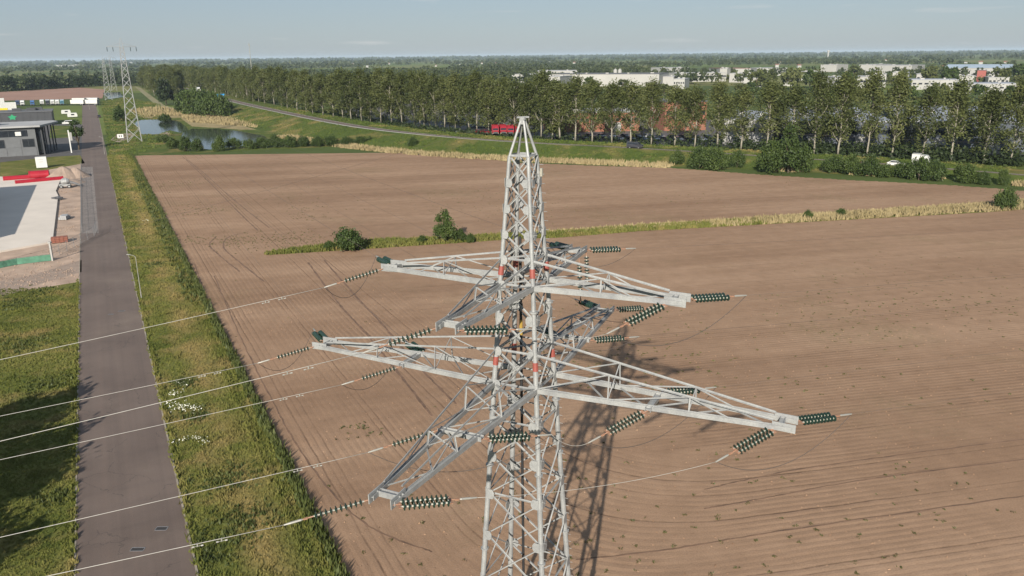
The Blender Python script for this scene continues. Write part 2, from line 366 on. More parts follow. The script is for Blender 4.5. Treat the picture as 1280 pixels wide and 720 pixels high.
def ground_mat():
    m, n, l, b = nt('open_country'); p = pos(n)
    vo = n.new('ShaderNodeTexVoronoi'); vo.inputs['Scale'].default_value = .0035; l.new(p, vo.inputs['Vector'])
    wnz = n.new('ShaderNodeTexWhiteNoise'); wnz.noise_dimensions = '3D'; l.new(vo.outputs['Color'], wnz.inputs['Vector'])
    c = ramp(n, l, wnz.outputs[0], [(0, (.07, .095, .028)), (.35, (.095, .13, .03)), (.6, (.12, .15, .04)), (.85, (.16, .16, .06))])
    c.color_ramp.interpolation = 'CONSTANT'
    t = noise(n, l, .03, 5, p); c2 = mixc(n, l, .7, c.outputs[0], ramp(n, l, t.outputs[0], [(.3, (.75, .75, .7)), (.7, (1.15, 1.15, 1.1))]).outputs[0], 'MULTIPLY')
    l.new(c2, b.inputs['Base Color']); b.inputs['Roughness'].default_value = .9; b.inputs['Specular IOR Level'].default_value = .1; return m
M['ground'] = ground_mat()
def water_mat():
    m, n, l, b = nt('pond_water'); p = pos(n); b.inputs['Base Color'].default_value = (.028, .034, .034, 1)
    b.inputs['Roughness'].default_value = .06; b.inputs['IOR'].default_value = 1.33
    bump(n, l, b, noise(n, l, 1.2, 3, p).outputs[0], .12, .05); return m
M['water'] = water_mat()

# ------------------------------------------------------------------ the ground and its sheets
def sheet(name, pts, z, m, kind='structure', parent=None):
    b = MB(); b.poly(pts, z); return tag(b.build(name, m, parent), kind=kind)
def edge_line(pxs, z=0): return [G(x, y, z) for x, y in pxs]
b = MB(); S_ = 26000
b.add([(-S_, -2000, 0), (S_, -2000, 0), (S_, S_, 0), (-S_, S_, 0)], [(0, 1, 2, 3)])
tag(b.build('ground', M['ground']), kind='structure')

RL = lambda y: -7.0-.513*y          # left road edge
RR = lambda y: 2.5-.509*y           # right road edge
VE = lambda y: 14.2-.51*y           # verge / field boundary
def strip(name, fl, fr, y0, y1, z, m, n=40):
    ys = np.linspace(y0, y1, n); V = []
    for y in ys: V += [(fl(y), y, z), (fr(y), y, z)]
    F = [(2*i, 2*i+1, 2*i+3, 2*i+2) for i in range(n-1)]
    bb = MB(); bb.add(V, F); return tag(bb.build(name, m), kind='structure')
strip('road', RL, RR, 5, 900, .03, M['asphalt'])
# flush concrete edgings: a proud band each side of the asphalt
for fl, fr, y1 in ((lambda y: RR(y), lambda y: RR(y)+.2, 720), (lambda y: RL(y)-.15, lambda y: RL(y), 190)):
    kb = MB(); ys = np.linspace(8, y1, 60)
    V = []
    for y in ys:
        j = random.uniform(-.03, .03)
        V += [(fl(y)+j, y, .0), (fl(y)+j, y, .055), (fr(y)+j, y, .055), (fr(y)+j, y, .0)]
    F = []
    for i in range(59):
        a = 4*i; F += [(a, a+1, a+5, a+4), (a+1, a+2, a+6, a+5), (a+2, a+3, a+7, a+6)]
    kb.add(V, F); tag(kb.build('kerb', M['kerb']), kind='structure')
strip('verge', lambda y: RR(y)+.28, VE, 5, 352, .016, M['grass'])
strip('verge', lambda y: -75-.51*y, lambda y: RL(y)-.22, 5, 148, .016, M['grass'])
strip('parking_strip', lambda y: RL(y)-.1, lambda y: RL(y)+4.4, 188, 312, .04, M['pavers'])
for y_ in (188, 312):
    pass
# tar patches and drain covers on the road
for i, (px, py, l_, w_, nm, lb) in enumerate(((202, 661, 1.0, .55, 'drain_cover', 'dark drain cover near the right edge of the road'), (172, 687, 1.1, .5, 'drain_cover', 'dark drain cover at the middle of the road, nearest the camera'),
        (152, 389, 1.0, .5, 'drain_cover', 'dark drain cover on the road level with the lamp post'), (139, 393, .8, .4, 'drain_cover', 'small dark drain cover left of the cover beside the lamp post'))):
    x, y = G(px, py); t = thing(nm, lb, 'drain cover', (x, y, .03), R(26.9)*0, 'drain covers in the road')
    f = MB()
    for sx, sy, dx, dy in ((0, w_/2, l_, .06), (0, -w_/2, l_, .06), (l_/2, 0, .06, w_-.06), (-l_/2, 0, .06, w_-.06)): f.box((sx, sy, .008), (dx, dy, .02))
    f.build('cover_frame', M['steel_dark'], t)
    g_ = MB()
    for k in range(6): g_.box((-l_/2+.1+k*(l_-.2)/5, 0, .004), (.08, w_-.08, .012))
    g_.box((0, 0, .001), (l_-.08, w_-.08, .004)); g_.build('grate', M['patch'], t)

# field
back_px = [(165, 195), (250, 191), (330, 187), (400, 184), (470, 181), (520, 186), (600, 196), (640, 203), (740, 207), (840, 210), (960, 219), (1060, 225), (1180, 231), (1250, 236), (1280, 239)]
back = edge_line(back_px)
FIELD = [(VE(15), 15)]+[(VE(250), 250)]+back+[(250, 190), (430, 90), (430, 15)]
st = 1.25
gx, gy = np.arange(-190, 431, st), np.arange(15, 350, st)
X, Y = np.meshgrid(gx, gy); nx_, ny_ = len(gx), len(gy)
idx = np.arange(nx_*ny_).reshape(ny_, nx_)
Q = np.stack([idx[:-1, :-1], idx[:-1, 1:], idx[1:, 1:], idx[1:, :-1]], -1).reshape(-1, 4)
cx_, cy_ = (X[:-1, :-1]+st/2).ravel(), (Y[:-1, :-1]+st/2).ravel()
Q = Q[in_poly(cx_, cy_, FIELD)]
xf, yf = X.ravel(), Y.ravel()
d1 = (xf+.51*yf-14.2)*.891; d2 = -.199*xf+.98*yf-38
h_ = np.clip(.5+.5*(d2-d1)/14, 0, 1); row1 = d2*(1-h_)+d1*h_-14*h_*(1-h_)
head = np.clip((31-row1)/1.2, 0, 1)
# soil lies in long low swells
Z = .02+.04*np.sin(d2*.21+.6*np.sin(xf*.03))*0
used = np.unique(Q); remap = -np.ones(nx_*ny_, int); remap[used] = np.arange(len(used))
me = np_mesh('ploughed_field', np.stack([xf, yf, np.full(len(xf), .012)], 1)[used], remap[Q], M['soil'],
             {'row_head': row1[used]+40, 'row_main': d2[used]+60, 'head': head[used]})
tag(link('ploughed_field', me), kind='structure')
# wheel tracks: sunk ribbons of compacted soil
def ribbon(pts, wd, z, jit=.12):
    P = [Vector((p[0], p[1], 0)) for p in pts]; out = []
    for i in range(len(P)-1):
        n_ = max(2, int((P[i+1]-P[i]).length/1.5))
        out += [P[i].lerp(P[i+1], k/n_) for k in range(n_)]
    out.append(P[-1]); V = []
    for i, p in enumerate(out):
        d = (out[min(i+1, len(out)-1)]-out[max(i-1, 0)]).normalized(); nrm = Vector((-d.y, d.x, 0))
        hw = wd/2*(1+random.uniform(-.35, .35)); o = random.uniform(-jit, jit)
        V += [tuple(p+nrm*(o-hw)+Vector((0, 0, z))), tuple(p+nrm*(o+hw)+Vector((0, 0, z)))]
    return V, [(2*i, 2*i+1, 2*i+3, 2*i+2) for i in range(len(out)-1)]
tb = MB()
def smooth(px):
    P = [Vector((*G(x, y), 0)) for x, y in px]; out = []
    for i in range(len(P)-1):
        p0, p1, p2, p3 = P[max(i-1, 0)], P[i], P[i+1], P[min(i+2, len(P)-1)]
        for k in range(8):
            t = k/8; out.append(.5*((2*p1)+(p2-p0)*t+(2*p0-5*p1+4*p2-p3)*t*t+(3*p1-p0-3*p2+p3)*t**3))
    return [tuple(p) for p in out]+[tuple(P[-1])]
for px in ([(233, 200), (262, 228), (295, 262), (322, 288)], [(228, 196), (250, 212), (290, 248), (337, 285)],
           [(243, 330), (262, 380), (290, 440), (322, 510), (362, 585), (420, 690)], [(268, 345), (300, 420), (335, 490), (380, 570), (450, 650), (540, 690)],
           [(385, 328), (420, 375), (460, 420), (497, 465), (540, 520)], [(405, 325), (440, 365), (480, 408), (520, 455), (570, 505)],
           [(270, 296), (262, 306), (275, 320), (300, 340)], [(310, 290), (285, 297), (280, 310), (300, 328), (330, 352)],
           [(880, 636), (960, 622), (1080, 600), (1280, 574)], [(880, 612), (980, 590), (1100, 572), (1280, 549)], [(720, 700), (840, 686), (1000, 660), (1280, 620)]):
    tb.add(*ribbon(smooth(px), .17 if px[0][0] > 700 or px[0][1] in (330, 345) else .32, .022, .06))
tag(tb.build('wheel_tracks', M['soil_track']), kind='structure')
# grass baulk that splits the field
baulk_top = [(333, 316), (400, 307), (470, 300), (560, 297), (640, 292), (700, 290), (800, 283), (1000, 271), (1240, 257), (1290, 252)]
baulk_bot = [(333, 319), (430, 313), (600, 302), (640, 299), (700, 297), (800, 289), (1000, 278), (1240, 265), (1290, 261)]
BAULK = edge_line(baulk_top)+edge_line(baulk_bot)[::-1]
sheet('grass_baulk', BAULK, .03, M['grass'])

# far fields left of the pylons and beyond
sheet('far_field', [G(0, 126), G(128, 123), G(131, 112), G(100, 109.5), G(0, 115), (-800, 1050), (-800, 840)], .05, M['soil_far'])
sheet('pasture', [G(0, 104), G(22, 101), G(24, 94), G(0, 95), (-1150, 1700), (-1100, 1350)], .1, M['grass_emb'])

# building plot on the left
def PL(pxs): return [G(x, y) for x, y in pxs]
sheet('dirt', PL([(101, 352), (40, 362), (0, 368)])+[(-170, 130), (-230, 200)]+PL([(0, 296), (0, 232), (60, 212), (92, 204), (107, 204)]), .02, M['dirt'])
sheet('apron', PL([(113, 200), (0, 215)])+[(-300, 330), (-420, 540)]+PL([(66, 155), (100, 155), (112, 158)]), .018, M['asphalt_dark'])
sheet('verge', PL([(66, 196), (100, 194), (106, 204), (40, 216), (0, 222), (0, 203)]), .03, M['grass'])
sheet('lawn', PL([(63, 157), (88, 157), (86, 172), (62, 173)]), .035, M['grass_emb'])
sheet('gravel_track', PL([(0, 352), (40, 344), (102, 325), (102, 340), (60, 352), (0, 372)]), .03, M['sand'])

# ------------------------------------------------------------------ highway on its embankment
HW = [(-760, 1700, 5), (-540, 1280, 5), (-379, 972, 5), (-223, 675, 5), (-127, 503, 5), (-73, 420, 4.5), (-29, 374, 4), (7, 349, 3.5), (50, 327, 3), (92, 305, 2.2), (135, 280, 1.4), (168, 254, .9), (260, 170, .6), (380, 50, .6)]
def resample(pts, step):
    P = [Vector(p) for p in pts]; out = []
    for i in range(len(P)-1):
        p0, p1, p2, p3 = P[max(i-1, 0)], P[i], P[i+1], P[min(i+2, len(P)-1)]
        n_ = max(2, int((p2-p1).length/step))
        for k in range(n_):
            t = k/n_; out.append(.5*((2*p1)+(p2-p0)*t+(2*p0-5*p1+4*p2-p3)*t*t+(3*p1-p0-3*p2+p3)*t**3))
    return out+[P[-1]]
HC = resample(HW, 8)
def nrm(i, C_):
    d = (C_[min(i+1, len(C_)-1)]-C_[max(i-1, 0)]); d.z = 0; d.normalize(); return Vector((-d.y, d.x, 0))   # away from the camera
if nrm(40, HC).y < 0: nrm0 = nrm; nrm = lambda i, C_: -nrm0(i, C_)
def sweep(name, prof, m, C_=None, kind='structure', parent=None):
    """prof(i, p) -> list of (offset across, z); swept along the highway"""
    C_ = C_ or HC; V = []; k = len(prof(0, C_[0]))
    for i, p in enumerate(C_):
        n_ = nrm(i, C_)
        V += [(p.x+n_.x*o, p.y+n_.y*o, z) for o, z in prof(i, p)]
    F = [(i*k+j, i*k+j+1, (i+1)*k+j+1, (i+1)*k+j) for i in range(len(C_)-1) for j in range(k-1)]
    bb = MB(); bb.add(V, F); o = bb.build(name, m, parent, smooth=False); return tag(o, kind=kind)
ridge = lambda p: float(np.interp(p.y, [300, 345, 400, 460], [.85, .75, .55, .3]))
sweep('embankment', lambda i, p: [(-9-4.2*p.z-4, .004), (-9-4.2*p.z, .15), (-8, p.z+.1), (-5.6, p.z+ridge(p)), (-4.2, p.z+.02), (5.2, p.z+.0), (20, p.z*.85), (42, .06)], M['grass_emb'])
sweep('highway', lambda i, p: [(-4.2, p.z+.03), (3.6, p.z+.03)], M['asphalt'])
for o_ in (-3.7, 3.2):
    sweep('road_marking', lambda i, p: [(o_-.09, p.z+.036), (o_+.09, p.z+.036)], simple('line_paint', (.7, .7, .68), .7, .1, 1))
# guard rail along the near shoulder: posts and beam
gr = thing('guard_rail', 'grey steel guard rail along the near edge of the highway embankment', 'guard rail', (HC[30].x, HC[30].y, 0))
seg_ = [(p, nrm(i, HC)) for i, p in enumerate(HC) if 335 < p.y < 800]
rail = MB(); posts = MB(); org = Vector((HC[30].x, HC[30].y, 0))
for (p, n_), (q, n2) in zip(seg_[:-1], seg_[1:]):
    a_ = p-n_*5.6-org; c_ = q-n2*5.6-org
    rail.prism(a_+Vector((0, 0, .62)), c_+Vector((0, 0, .62)), [(-.03, -.16), (.03, -.16), (.05, 0), (.03, .16), (-.03, .16)])
    for k in range(2):
        m_ = a_.lerp(c_, k/2); posts.box((m_.x, m_.y, m_.z+.35), (.1, .1, .7))
rail.build('rail', M['steel'], gr); tag(posts.build('rail_posts', M['steel'], gr), kind='stuff')
# track behind the reeds and along the embankment
# reed bank and dry grass at the embankment foot are stuff, further down

# pond
POND = edge_line([(228, 166), (240, 161), (270, 161), (300, 164), (330, 170), (336, 175), (318, 180), (290, 184), (262, 187), (238, 184), (226, 176)])
POND2 = edge_line([(168, 153), (176, 150), (205, 149), (224, 152), (232, 158), (236, 163), (226, 166), (212, 163), (198, 168), (176, 168)])
sheet('pond', POND, .05, M['water']); sheet('pond', POND2, .06, M['water'])
sheet('pond', edge_line([(128, 116), (150, 115), (154, 121), (136, 124)]), .06, M['water'])
sheet('bank', edge_line([(137, 176), (146, 168), (163, 166), (168, 170), (150, 178)]), .03, M['sand'])
sheet('bank', edge_line([(196, 164), (212, 165), (214, 172), (206, 173)]), .035, M['sand'])
sheet('bank', edge_line([(160, 138), (200, 134), (232, 140), (228, 147), (180, 148)]), .03, M['reed'])
sheet('meadow', edge_line([(137, 196), (130, 150), (126, 126), (160, 122), (200, 130), (232, 150), (330, 165), (480, 178), (470, 181), (330, 187), (165, 195)]), .012, M['grass_emb'])
sheet('gravel_path', edge_line([(168, 108), (176, 110), (206, 132), (232, 139), (232, 142), (200, 136)]), .03, M['gravel'])
sheet('reed_bank', edge_line([(226, 148), (238, 143), (300, 149), (322, 156), (322, 162), (300, 162), (240, 158)]), .02, M['reed'])
# business park apron behind the poplars
APR = [(HC[i]+nrm(i, HC)*43) for i in range(len(HC)) if 60 < HC[i].y < 620]
b = MB(); V = []
for p in APR: V += [(p.x, p.y, .03), (p.x+45, p.y+150, .03)]
b.add(V, [(2*i, 2*i+1, 2*i+3, 2*i+2) for i in range(len(APR)-1)]); tag(b.build('parking_apron', M['asphalt_dark']), kind='structure')
def emb_z(i, o):
    p = HC[i]
    return float(np.interp(o, [-9-4.2*p.z-4, -9-4.2*p.z, -8, -6, 7, 20, 42], [0, .15, p.z+.1, p.z+.2, p.z, p.z*.85, .06]))

# ------------------------------------------------------------------ trees and bushes
def poplar_meshes(seed, h=31, wd=5.2, n_leaf=3200, leaf=.56, mat_l=None, low=.16):
    r = np.random.default_rng(seed); rr = random.Random(seed)
    t = MB(); bend = [(0, 0, -.6)]
    x = y = 0
    for k in range(1, 9): x += rr.uniform(-.22, .22); y += rr.uniform(-.22, .22); bend.append((x, y, h*.9*k/8))
    t.path(bend, [.35*(1-.095*k) for k in range(9)], 7)
    ends = []
    for k in range(22):
        z0 = h*rr.uniform(.16, .8); a = rr.uniform(0, 6.28); ln = wd*rr.uniform(.55, 1.0)*(1.05-.5*z0/h)
        bx, by = np.interp(z0, [q[2] for q in bend], [q[0] for q in bend]), np.interp(z0, [q[2] for q in bend], [q[1] for q in bend])
        m_ = (bx+math.cos(a)*ln*.5, by+math.sin(a)*ln*.5, z0+ln*.75); e_ = (bx+math.cos(a)*ln*.85, by+math.sin(a)*ln*.85, z0+ln*1.6)
        t.path([(bx, by, z0), m_, e_], [.15, .10, .04], 5); ends += [m_, e_, e_]
    tm = t.mesh('poplar_trunk', M['bark'], True)
    # leaf clumps: denser in the upper two thirds, uneven outline
    C_ = []
    for k in range(64):
        u = rr.random()**.72; z = h*(low+(1-low)*u); rad = wd*(.42+.62*math.sin(math.pi*min(1, (u+.18)/1.22))**.8)*(1 if u < .8 else 1.0-(u-.8)*2.6)
        a = rr.uniform(0, 6.28); q = rad*math.sqrt(rr.random())*.82
        C_.append((math.cos(a)*q, math.sin(a)*q, z, rr.uniform(.8, 1.9)*(.75+.4*u)))
    for e in ends[::2]: C_.append((*e, rr.uniform(.7, 1.3)))
    C_ = np.array(C_); pick = r.choice(len(C_), n_leaf, p=C_[:, 3]**2/np.sum(C_[:, 3]**2))
    P = C_[pick, :3]+r.normal(size=(n_leaf, 3))*C_[pick, 3][:, None]*np.array([.62, .62, .8])
    P = P[P[:, 2] > h*.09]
    V, F = leaf_quads(P, leaf, r)
    return tm, np_mesh('poplar_crown', V, F, mat_l or M['leaf_pop'])
POP = [poplar_meshes(100+i, 31, 4.9+.5*(i % 3), 4000+250*i) for i in range(6)]
POPD = [poplar_meshes(150+i, 31, 5.8, 5800, .60, low=.04) for i in range(4)]
def round_meshes(seed, h, wd, n_leaf, leaf, mat_l, trunk_h=.25, clumps=26, bark='bark_dark', squash=1.0):
    """broad tree or bush: many leaf clumps through an uneven dome"""
    r = np.random.default_rng(seed); rr = random.Random(seed); t = MB()
    t.path([(0, 0, -.4), (rr.uniform(-.1, .1)*h*.2, 0, h*.3), (0, rr.uniform(-.1, .1)*h*.2, h*.62)], [h*.028, h*.02, h*.008], 6)
    C_ = []
    for k in range(clumps):
        a = rr.uniform(0, 6.28); el = math.asin(rr.uniform(-.35 if trunk_h > .1 else -.1, 1)); q = rr.uniform(.45, .95)
        c = (wd*q*math.cos(a)*math.cos(el), wd*q*math.sin(a)*math.cos(el), h*(trunk_h+.12)+(h*(1-trunk_h)*.62)*q*math.sin(el)*squash+h*.1)
        C_.append((*c, rr.uniform(.16, .32)*wd))
        if k % 3 == 0: t.path([(0, 0, h*rr.uniform(.12, .35)), (c[0]*.5, c[1]*.5, c[2]*.7), c[:3]], [h*.012, h*.008, h*.003], 5)
    C_ = np.array(C_); pick = r.integers(0, clumps, n_leaf)
    P = C_[pick, :3]+r.normal(size=(n_leaf, 3))*C_[pick, 3][:, None]*np.array([.6, .6, .55])
    P[:, 2] = np.maximum(P[:, 2], r.uniform(0, .12*h, n_leaf)+h*trunk_h*.4)
    V, F = leaf_quads(P, leaf, r)
    return t.mesh('tree_trunk', M[bark], True), np_mesh('tree_crown', V, F, mat_l)
def plant(name, meshes, loc, s, rz, label, cat, group, parts=('trunk', 'crown')):
    t = thing(name, label, cat, loc, rz, group); t.scale = s if isinstance(s, tuple) else (s, s, s)
    link(parts[0], meshes[0], t); link(parts[1], meshes[1], t); return t
rp = random.Random(5)
def pop(x, y, z, label, group, dense=False, hs=1.0):
    return plant('poplar_tree', rp.choice(POPD if dense else POP), (x, y, z), (rp.uniform(.98, 1.22), rp.uniform(.98, 1.22), hs*rp.uniform(.76, .93)), rp.uniform(0, 6.28), label, 'poplar', group)
# front row, right half: trees one can count, at the trunks seen in the photograph
rowx = [300, 380, 450, 560, 640, 740, 843, 895, 1017, 1115, 1262, 1340]; rowy = [121, 140, 150, 158, 167, 178, 182, 186, 193, 198, 207, 212]; rowz = [5, 4.6, 4.4, 3.6, 3.2, 2.6, 2, 1.6, 1.2, .9, .6, .5]
ordw = ['first', 'second', 'third', 'fourth', 'fifth', 'sixth', 'seventh', 'eighth', 'ninth', 'tenth', 'eleventh', 'twelfth', 'thirteenth', 'fourteenth', 'fifteenth', 'sixteenth', 'seventeenth', 'eighteenth', 'nineteenth', 'twentieth']
def nth(n_):
    tens = {20: 'twentieth', 30: 'thirtieth', 40: 'fortieth', 50: 'fiftieth'}
    return ordw[n_-1] if n_ <= 20 else tens.get(n_) or {2: 'twenty', 3: 'thirty', 4: 'forty', 5: 'fifty'}[n_//10]+'-'+ordw[n_ % 10-1]
front_px = [1325, 1296, 1262, 1229, 1188, 1153, 1115, 1083, 1047, 1017, 988, 958, 926, 896, 868, 843, 814, 788, 765, 740, 719, 700]
for i, px in enumerate(front_px):
    z = float(np.interp(px, rowx, rowz)); x, y = G(px, float(np.interp(px, rowx, rowy)), z)
    lb = 'tall pale-stemmed poplar of the front row, %s from the right edge of the picture' % ordw[i-2] if i >= 2 else 'tall poplar of the front row just outside the right edge of the picture'
    pop(x, y, z-.1, lb, 'poplars in the front row beyond the highway', False, float(np.interp(px, [700, 1000, 1260], [.98, 1.04, 1.10])))
# front row, left half: one dense line; then the rows behind it
RG = 'poplars in the long line beyond the highway, left of the pylon'
pos_row = []
px = 690.0
while px > 292:
    z = float(np.interp(px, rowx, rowz)); x, y = G(px, float(np.interp(px, rowx, rowy)), z)
    pos_row.append((x, y, z)); px -= 10.5*FOC/math.hypot(x, y)*.55+.5
for k, (x, y, z) in enumerate(pos_row):
    pop(x+rp.uniform(-1, 1), y+rp.uniform(-1, 1), z-.1, 'poplar of the dense front line along the highway, %s counting left from the pylon peak' % nth(k+1), RG, rp.random() < .8, .97)
for k, (x, y, z) in enumerate(pos_row):
    if k % 3 < 2: pop(x+9+rp.uniform(-3, 3), y+16+rp.uniform(-3, 3), .3, 'tall poplar in the dense wood behind the front line left of the pylon', 'poplars in the wood behind the front line', True, rp.uniform(.93, 1.0))
for k in range(22, len(pos_row)):
    x, y, z = pos_row[k]
    if k % 2: pop(x+16+rp.uniform(-5, 5), y+36+rp.uniform(-5, 5), .3, 'tall poplar in the dense wood behind the front line left of the pylon', 'poplars in the wood behind the front line', True, .97)
for i, px in enumerate((1240, 1205, 1140, 1062, 1030, 973, 910, 855, 800, 752)):
    z = .4; x, y = G(px, float(np.interp(px, rowx, rowy))-5, z)
    pop(x+3, y+12, z, 'slightly smaller poplar just behind the front row right of the pylon, %s from the right' % ordw[i], 'poplars behind the front row right of the pylon', False, rp.uniform(.72, .95))
# far rows on both sides of the highway where it runs to the horizon
FG = 'poplars along the far stretch of the highway'
for i in range(0, len(HC)):
    p = HC[i]; n_ = nrm(i, HC)
    if 690 < p.y < 1500 and i % 2 == 0:
        q = p+n_*(15+rp.uniform(-2, 2)); pop(q.x, q.y, 3, 'poplar on the far side of the highway where it runs to the horizon', FG, True, .95)
        q = p+n_*(30+rp.uniform(-2, 2)); pop(q.x, q.y, .4, 'poplar on the far side of the highway where it runs to the horizon', FG, True, .95)
blk = [G(x, y) for x, y in ((172, 108), (204, 127), (228, 124), (232, 116), (215, 106), (190, 99))]
bx0, bx1 = min(p[0] for p in blk), max(p[0] for p in blk); by0, by1 = min(p[1] for p in blk), max(p[1] for p in blk)
n_ok = 0; placed = []
while n_ok < 52:
    x, y = rp.uniform(bx0, bx1), rp.uniform(by0, by1)
    if not in_poly(np.array([x]), np.array([y]), blk)[0]: continue
    if any((x-a)**2+(y-c)**2 < 130 for a, c in placed):
        if rp.random() < .97: continue
    placed.append((x, y)); n_ok += 1
    pop(x, y, .1, 'poplar in the wood between the far pylons and the highway', 'poplars in the wood right of the far pylons', True, rp.uniform(.85, 1.0))

DK = [round_meshes(300+i, 20, 7.5, 2600, 1.3, M['leaf_dark'], .12, 40) for i in range(2)]
x, y = G(208, 131); plant('dark_tree', DK[0], (x, y, 0), (1.0, 1.0, 1.35), 1, 'dark broad tree at the end of the wood beside the highway', 'tree', None)
BU = [round_meshes(320+i, 6, 4.2, 4600, .38, M['leaf_mid'], .02, 40) for i in range(4)]
BT = [round_meshes(340+i, 9, 3.6, 4200, .38, M['leaf_mid'], .04, 40) for i in range(2)]
HB = 'bushes between the pond and the field'
def bush(px, py, hpx, wpx, label, group=None, kind=None, z=0.0, name='bush', tall=False):
    """bush whose base is at the photo pixel (px, py), so many photo pixels high and wide"""
    x, y = G(px, py, z); d = math.hypot(y, 40)
    s = d/FOC*(1.12 if px > 1030 else .98 if group == HB else 1.3); m_ = rp.choice(BT if tall else BU)
    ref_h, ref_w = (9.5, 7.6) if tall else (6.1, 9.6)
    return plant(name, m_, (x, y, z-.05), (wpx*s/ref_w, wpx*s/ref_w*.9, hpx*s*1.0/ref_h), rp.uniform(0, 6.28), label, 'bush', group, ('stem', 'crown'))
HB = 'bushes between the pond and the field'
for i, (px, py, h_, w_) in enumerate(((232, 189, 22, 20), (246, 189, 18, 18), (274, 189, 20, 20), (292, 186, 16, 22), (312, 186, 14, 20), (328, 185, 15, 22), (345, 184, 17, 22), (362, 184, 16, 24), (380, 183, 15, 22), (398, 183, 15, 22), (415, 182, 14, 24), (433, 182, 13, 22), (450, 181, 12, 22), (462, 180, 10, 14))):
    bush(px, py, h_, w_, 'rounded green bush in the hedge between pond and field, %s from its left end' % ordw[i], HB)
MG = 'large bushes on the bank left of the blue road sign'
for i, (px, py, h_, w_) in enumerate(((232, 142, 24, 24), (246, 143, 26, 28), (258, 145, 27, 28), (268, 146, 26, 26), (277, 146, 24, 22), (284, 141, 16, 14), (250, 139, 22, 30))):
    bush(px, py, h_, w_, 'large dense bush of the clump on the bank, %s of the clump' % ordw[i], MG, z=.3)
bush(556, 303, 37, 21, 'tall narrow bush standing on the grass baulk left of the pylon', tall=True)
bush(575, 302, 14, 16, 'low bush leaning against the tall bush on the grass baulk')
bush(437, 312, 24, 38, 'spreading bush on the left end of the grass baulk')
bush(412, 312, 10, 16, 'low dark bush left of the spreading bush on the baulk')
bush(527, 304, 9, 11, 'small dark bush alone between the two larger bushes of the baulk')
bush(588, 303, 10, 11, 'small bush on the baulk just left of the pylon')
bush(1257, 262, 29, 26, 'round bush at the right end of the grass baulk')
bush(1050, 270, 10, 14, 'little bush on the grass baulk, right half of the picture')
bush(1010, 273, 9, 11, 'smaller bush left of the little one on the right half of the baulk')
bush(517, 186, 13, 15, 'small round bush in front of the reeds at the back of the field')
bush(846, 206, 15, 18, 'round bush at the right end of the tall reeds')
bush(874, 211, 24, 26, 'left half of the pair of bushes behind the field below the poplars')
bush(896, 212, 24, 28, 'right half of the pair of bushes behind the field below the poplars')
bush(921, 210, 20, 16, 'thin sparse bush between the pair and the big willow bush')
bush(985, 216, 55, 34, 'tall willow-like bush with a pointed top behind the field', tall=True)
bush(962, 216, 34, 36, 'broad bush at the left foot of the tall pointed bush')
bush(1004, 215, 28, 26, 'bush at the right foot of the tall pointed bush')
for i, (px, py, h_, w_) in enumerate(((1042, 216, 22, 28), (1064, 218, 26, 30), (1084, 220, 24, 32), (1106, 221, 15, 30), (1128, 222, 18, 30), (1148, 225, 28, 34), (1168, 226, 26, 30))):
    bush(px, py, h_, w_, 'dark green bush of the hedge in front of the white vehicles, %s from its left' % ordw[i], 'hedge bushes in front of the white vehicles')
bush(1206, 228, 25, 32, 'wide bush right of the hedge below the poplars'); bush(1228, 230, 16, 22, 'low bush right of the wide bush below the poplars'); bush(1254, 231, 20, 16, 'small upright bush near the right edge behind the field')
bush(206, 152, 8, 14, 'low bush on the far shore of the left pond'); bush(150, 152, 16, 14, 'bush behind the foot of the nearest far pylon'); bush(216, 186, 12, 16, 'low shrub on the near shore of the pond'); bush(205, 178, 9, 18, 'low shrub on the spit between the ponds')
# trees outside the left edge whose shade falls on the left verge
for i, (x, y, h_) in enumerate(((-60.5, 68, 13), (-55.8, 57, 13.5), (-53.8, 47, 13.5), (-51, 39, 12.5))):
    plant('roadside_tree', round_meshes(360+i, h_, 5.2, 5200, .6, M['leaf_dark'], .2, 34), (x, y, 0), 1, i, 'leafy tree just outside the left edge, shading the verge, %s from the camera' % ['farthest', 'third', 'second', 'nearest'][i], 'tree', 'trees left of the road outside the picture')

# ------------------------------------------------------------------ the lattice pylon
TX, TY, PSI = .652, 41.652, -.4449
ca, sa = math.cos(PSI), math.sin(PSI)
def TW(p): return Vector((TX+p[0]*ca-p[1]*sa, TY+p[0]*sa+p[1]*ca, p[2]))
def TL(az):                                  # compass azimuth -> direction in tower axes
    x, y = math.sin(R(az)), math.cos(R(az)); return Vector((x*ca+y*sa, -x*sa+y*ca, 0))
tower = thing('transmission_tower', 'large grey steel lattice pylon with eight crossarms standing in the ploughed field', 'pylon', (TX, TY, 0), PSI)
def bw(z): return float(np.interp(z, [0, 10.6, 18, 22.6, 24.5, 28.2, 29.6, 35], [2.46, 1.90, 1.50, 1.27, 1.15, .97, .87, .53]))
SG = [(-1, -1), (1, -1), (1, 1), (-1, 1)]
def corner(k, z): w_ = bw(z); return Vector((SG[k][0]*w_, SG[k][1]*w_, z))
ZL, ZLT, ZU, ZUT, ZTOP, ZPK = 22.55, 24.5, 28.2, 29.6, 35.0, 36.75
